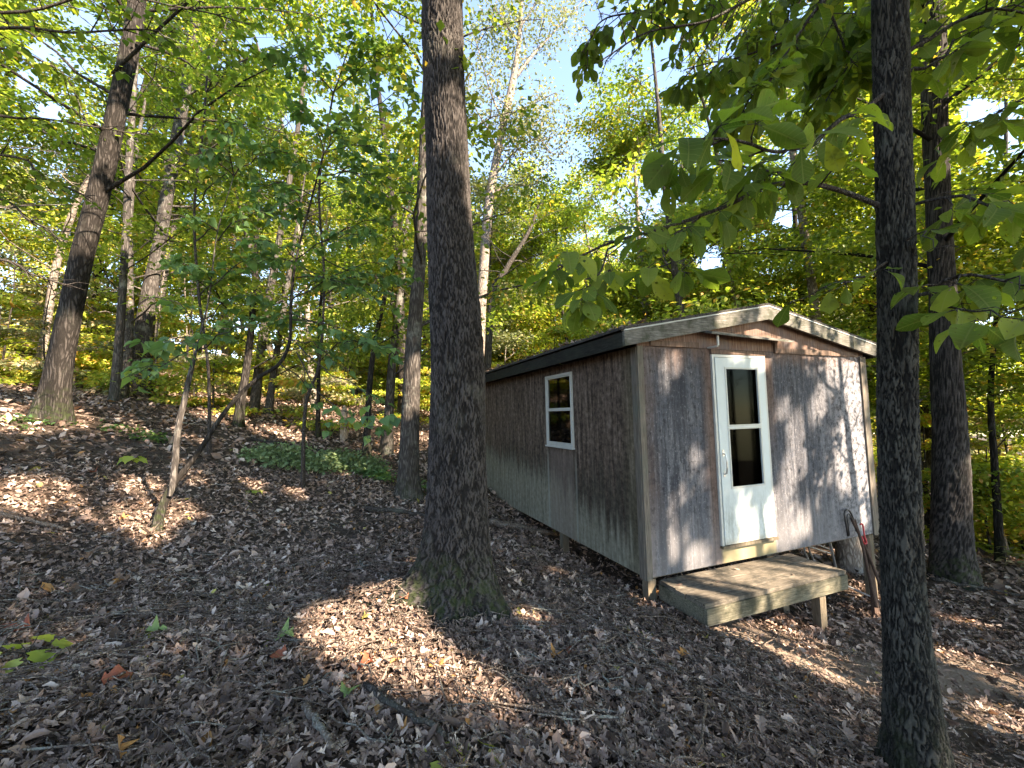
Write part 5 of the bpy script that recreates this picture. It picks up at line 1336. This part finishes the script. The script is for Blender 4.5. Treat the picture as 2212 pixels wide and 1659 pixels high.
def plants():
    mleaf = T_strip([(0, .05), (.12, .36), (.24, .22), (.42, .50), (.52, .22), (.72, .26), (.8, .12), (1, .01)], .12, 0, .15, .02, 3)
    def seedling(lab, px, py, n, ll, ht, mat, tm=mleaf, grp=None, sp=.12):
        c = on_ground(px, py); T = empty('seedling', c); tag(T, lab, 'seedling', grp)
        st = MB(); L = Leaves()
        for k in range(n):
            a = k / n * 6.28 + rng.uniform(-.3, .3)
            e = np.array([math.cos(a) * sp * rng.uniform(.6, 1.2), math.sin(a) * sp * rng.uniform(.6, 1.2), ht * rng.uniform(.75, 1.1)])
            st.tube([(0, 0, -.02), (0, 0, ht * .6), e * .98], [.004, .003, .002], 5, False)
            d = e * [1, 1, 0]; d[2] = -.04
            L.add(tm, np.array([e]), np.array([d]), np.array([[rng.normal(0, .15), rng.normal(0, .15), 1]]), ll * rng.uniform(.8, 1.2), np.array([rng.uniform(.5, .98)]))
        st.build('stem', BARK['twig'], T, True); L.build('leaves', LEAF[mat], T)
    seedling('lobed bright green seedling at the left edge of the foreground', 60, 1440, 7, .14, .12, 'yellow', sp=.10)
    seedling('yellow-green seedling on a bare stem left of the forked sapling', 285, 1015, 6, .15, .20, 'yellow', sp=.08)
    seedling('green lobed seedling at the bottom edge of the foreground', 1035, 1665, 5, .11, .07, 'green', sp=.06)
    seedling('pale yellow-green seedling at the bottom edge beside the green one', 950, 1650, 4, .09, .06, 'yellow', sp=.05)
    seedling('small green leaf tuft in the leaves left of centre foreground', 590, 1400, 3, .10, .05, 'green', sp=.04)
    seedling('yellowish star-leaved seedling on the brown leaves at left', 305, 1388, 3, .10, .05, 'yellow', sp=.04)
    seedling('tiny seedling between the cabin corner and the foreground', 1400, 1380, 3, .08, .05, 'yellow', sp=.04)
    seedling('tiny green seedling left of the sunny ground patch', 560, 1270, 3, .08, .05, 'green', sp=.04)
    seedling('yellow-green moss-like seedling in a sunny spot up the slope', 545, 1066, 7, .09, .05, 'yellow', sp=.09)
    # green patch of low bushes
    def bush(lab, px, py, rx, ry, h, n, mat, ll=.06):
        c = on_ground(px, py); T = empty('low_bush', c); tag(T, lab, 'bush')
        L = Leaves(); st = MB()
        ns = int(n / 16)
        for k in range(ns):
            a = rng.uniform(0, 6.28); rr = math.sqrt(rng.uniform(0, 1))
            x, y = math.cos(a) * rr * rx, math.sin(a) * rr * ry
            z0 = g1(c[0] + x, c[1] + y) - c[2]; hh = h * rng.uniform(.4, 1.1) * (1.05 - .6 * rr)
            lean = rng.normal(0, .12, 2)
            tip = np.array([x + lean[0], y + lean[1], z0 + hh])
            st.tube([(x, y, z0 - .02), (x + lean[0] * .4, y + lean[1] * .4, z0 + hh * .6), tip], [.004, .003, .002], 4, False)
            m_ = 16; t = rng.uniform(.35, 1.05, m_)
            p = np.array([x, y, z0])[None] * (1 - t[:, None]) + tip[None] * t[:, None] + rng.normal(0, .07, (m_, 3)) * [1, 1, .4]
            d = rng.normal(0, 1, (m_, 3)) * [1, 1, .25]; d[:, 2] -= .2
            nr = rng.normal(0, .35, (m_, 3)); nr[:, 2] += 1
            L.add(T_strip(OV), p, d, nr, ll * rng.uniform(.7, 1.4, m_), np.clip(rng.beta(2, 2, m_), 0, .9))
        st.build('stems', BARK['twig'], T, True); L.build('leaves', LEAF[mat], T)
    bush('low grey-green leafy patch in front of the pale stub', 640, 1010, .80, .55, .46, 3000, 'bush')
    bush('low green leafy patch left of the medium grey trunk', 755, 1015, .75, .6, .42, 3000, 'bush')
    bush('small green patch at the foot of the medium grey trunk', 820, 1035, .30, .3, .24, 500, 'sap')
    bush('dull green low weeds on the slope left of the sapling', 300, 945, .65, .3, .12, 500, 'dark', .05)
    bush('dull green weeds at the foot of the far left trunk', 40, 915, .5, .3, .10, 300, 'dark', .05)
    bush('green tuft behind the medium grey trunk', 930, 1060, .22, .2, .18, 250, 'sap')
    # distinct fallen leaves
    mk = lambda nm, cols: leaf_mat(nm, [(0, cols), (1, tuple(q * 1.25 for q in cols))], .15, rough=.7, tmul=(1, .7, .45), veins=.3)
    red, org, tan, grn = mk('fallen_red', (.26, .07, .035)), mk('fallen_orange', (.45, .20, .06)), mk('fallen_tan', (.38, .27, .19)), mk('fallen_green', (.16, .22, .07))
    for lab, px, py, mt, sz in [('large rust-red leaf beside the bright green seedling', 62, 1375, red, .19), ('broad tan curled leaf at the foot of the forked sapling', 312, 1172, tan, .19), ('orange-red sunlit leaf in the bright ground patch', 810, 1440, red, .13),
                                ('rust-red leaf tucked under the star leaf in the left foreground', 592, 1430, red, .11), ('orange-yellow leaf right of the furrowed oak in the foreground', 1208, 1428, org, .09), ('dark red leaf touching the orange-yellow leaf', 1228, 1415, red, .07),
                                ('pale green star-shaped leaf in the left foreground', 600, 1392, grn, .11), ('yellow-green maple leaf on the left foreground leaves', 312, 1385, grn, .12), ('orange leaf hanging low behind the forked sapling foot', 372, 905, org, .12),
                                ('big pale tan leaf near the bottom centre', 835, 1545, tan, .13), ('small orange leaf at the base of the furrowed oak', 880, 1312, red, .10), ('rust leaf on the slope left of the sapling', 205, 1030, red, .13),
                                ('pale tan leaf left of the straight thin stick', 520, 1300, tan, .11), ('round tan leaf above the bleached stick', 578, 1335, tan, .10), ('rust-brown leaf low in the left foreground', 215, 1500, red, .12), ('yellow leaf lying below the cabin step', 1480, 1420, org, .10),
                                ('yellow-brown leaf at the bottom edge left of the seedling', 745, 1530, grn, .09)]:
        c = on_ground(px, py); c[2] = g1(c[0], c[1]) + .055
        L = Leaves(); th = rng.uniform(0, 6.28)
        L.add(T_strip([(0, .05), (.12, .30), (.24, .24), (.42, .46), (.55, .25), (.72, .26), (.82, .12), (1, .01)], .2, .3, .2, .05, int(px)), np.zeros((1, 3)), np.array([[math.cos(th), math.sin(th), .05]]), np.array([[rng.normal(0, .15), -.35, 1.]]), sz, np.array([.5]))
        o = L.build('fallen_leaf', mt); o.location = c; tag(o, lab, 'leaf', 'distinct fallen leaves')
plants()

def roof_and_step_debris():
    M = LITTER
    L = Leaves(); n = 900
    x = np.where(rng.random(n) < .6, rng.uniform(-.22, .1, n), rng.uniform(-.2, 3.9, n)); y = rng.uniform(-.08, CL + .1, n)
    x = np.where(rng.random(n) < .25, x, np.clip(x, -.24, 3.9))
    sl_ = .4 / 2.08
    z = 2.925 + .032 - sl_ * np.abs(x - 1.85) + rng.uniform(0, .02, n)
    p = CA[None] + CU[None] * x[:, None] + CV[None] * y[:, None] + UP[None] * z[:, None]
    th = rng.uniform(0, 6.28, n); d = np.stack([np.cos(th), np.sin(th), rng.normal(0, .4, n)], 1); nr = rng.normal(0, .4, (n, 3)); nr[:, 2] += 1
    for c in range(4):
        m_ = np.arange(n) % 4 == c
        L.add((OAK + ELP)[c], p[m_], d[m_], nr[m_], .07 * rng.uniform(.5, 1.3, m_.sum()), rng.uniform(0, .6, m_.sum()))
    tag(L.build('roof_leaf_litter', M), 'dead leaves and crumbs lying on the black shingles', kind='stuff')
    for lab, s_, o_, sz, t in [('dry curled leaf lying on the left half of the step', .55, .30, .10, .35), ('small brown leaf near the back edge of the step', 1.05, .12, .06, .5), ('pale leaf scrap at the front edge of the step', 1.45, .5, .05, .8), ('brown leaf caught at the left end of the step', .25, .22, .07, .2)]:
        c = CA + CU * s_ - CV * o_ + UP * (-.035 + .018)
        L = Leaves(); th = rng.uniform(0, 6.28)
        L.add(ELP[int(s_ * 10) % 4], np.zeros((1, 3)), np.array([[math.cos(th), math.sin(th), .1]]), np.array([[.1, -.2, 1.]]), sz, np.array([t]))
        o = L.build('dry_leaf', M); o.location = c; tag(o, lab, 'leaf', 'dry leaves on the step')
roof_and_step_debris()
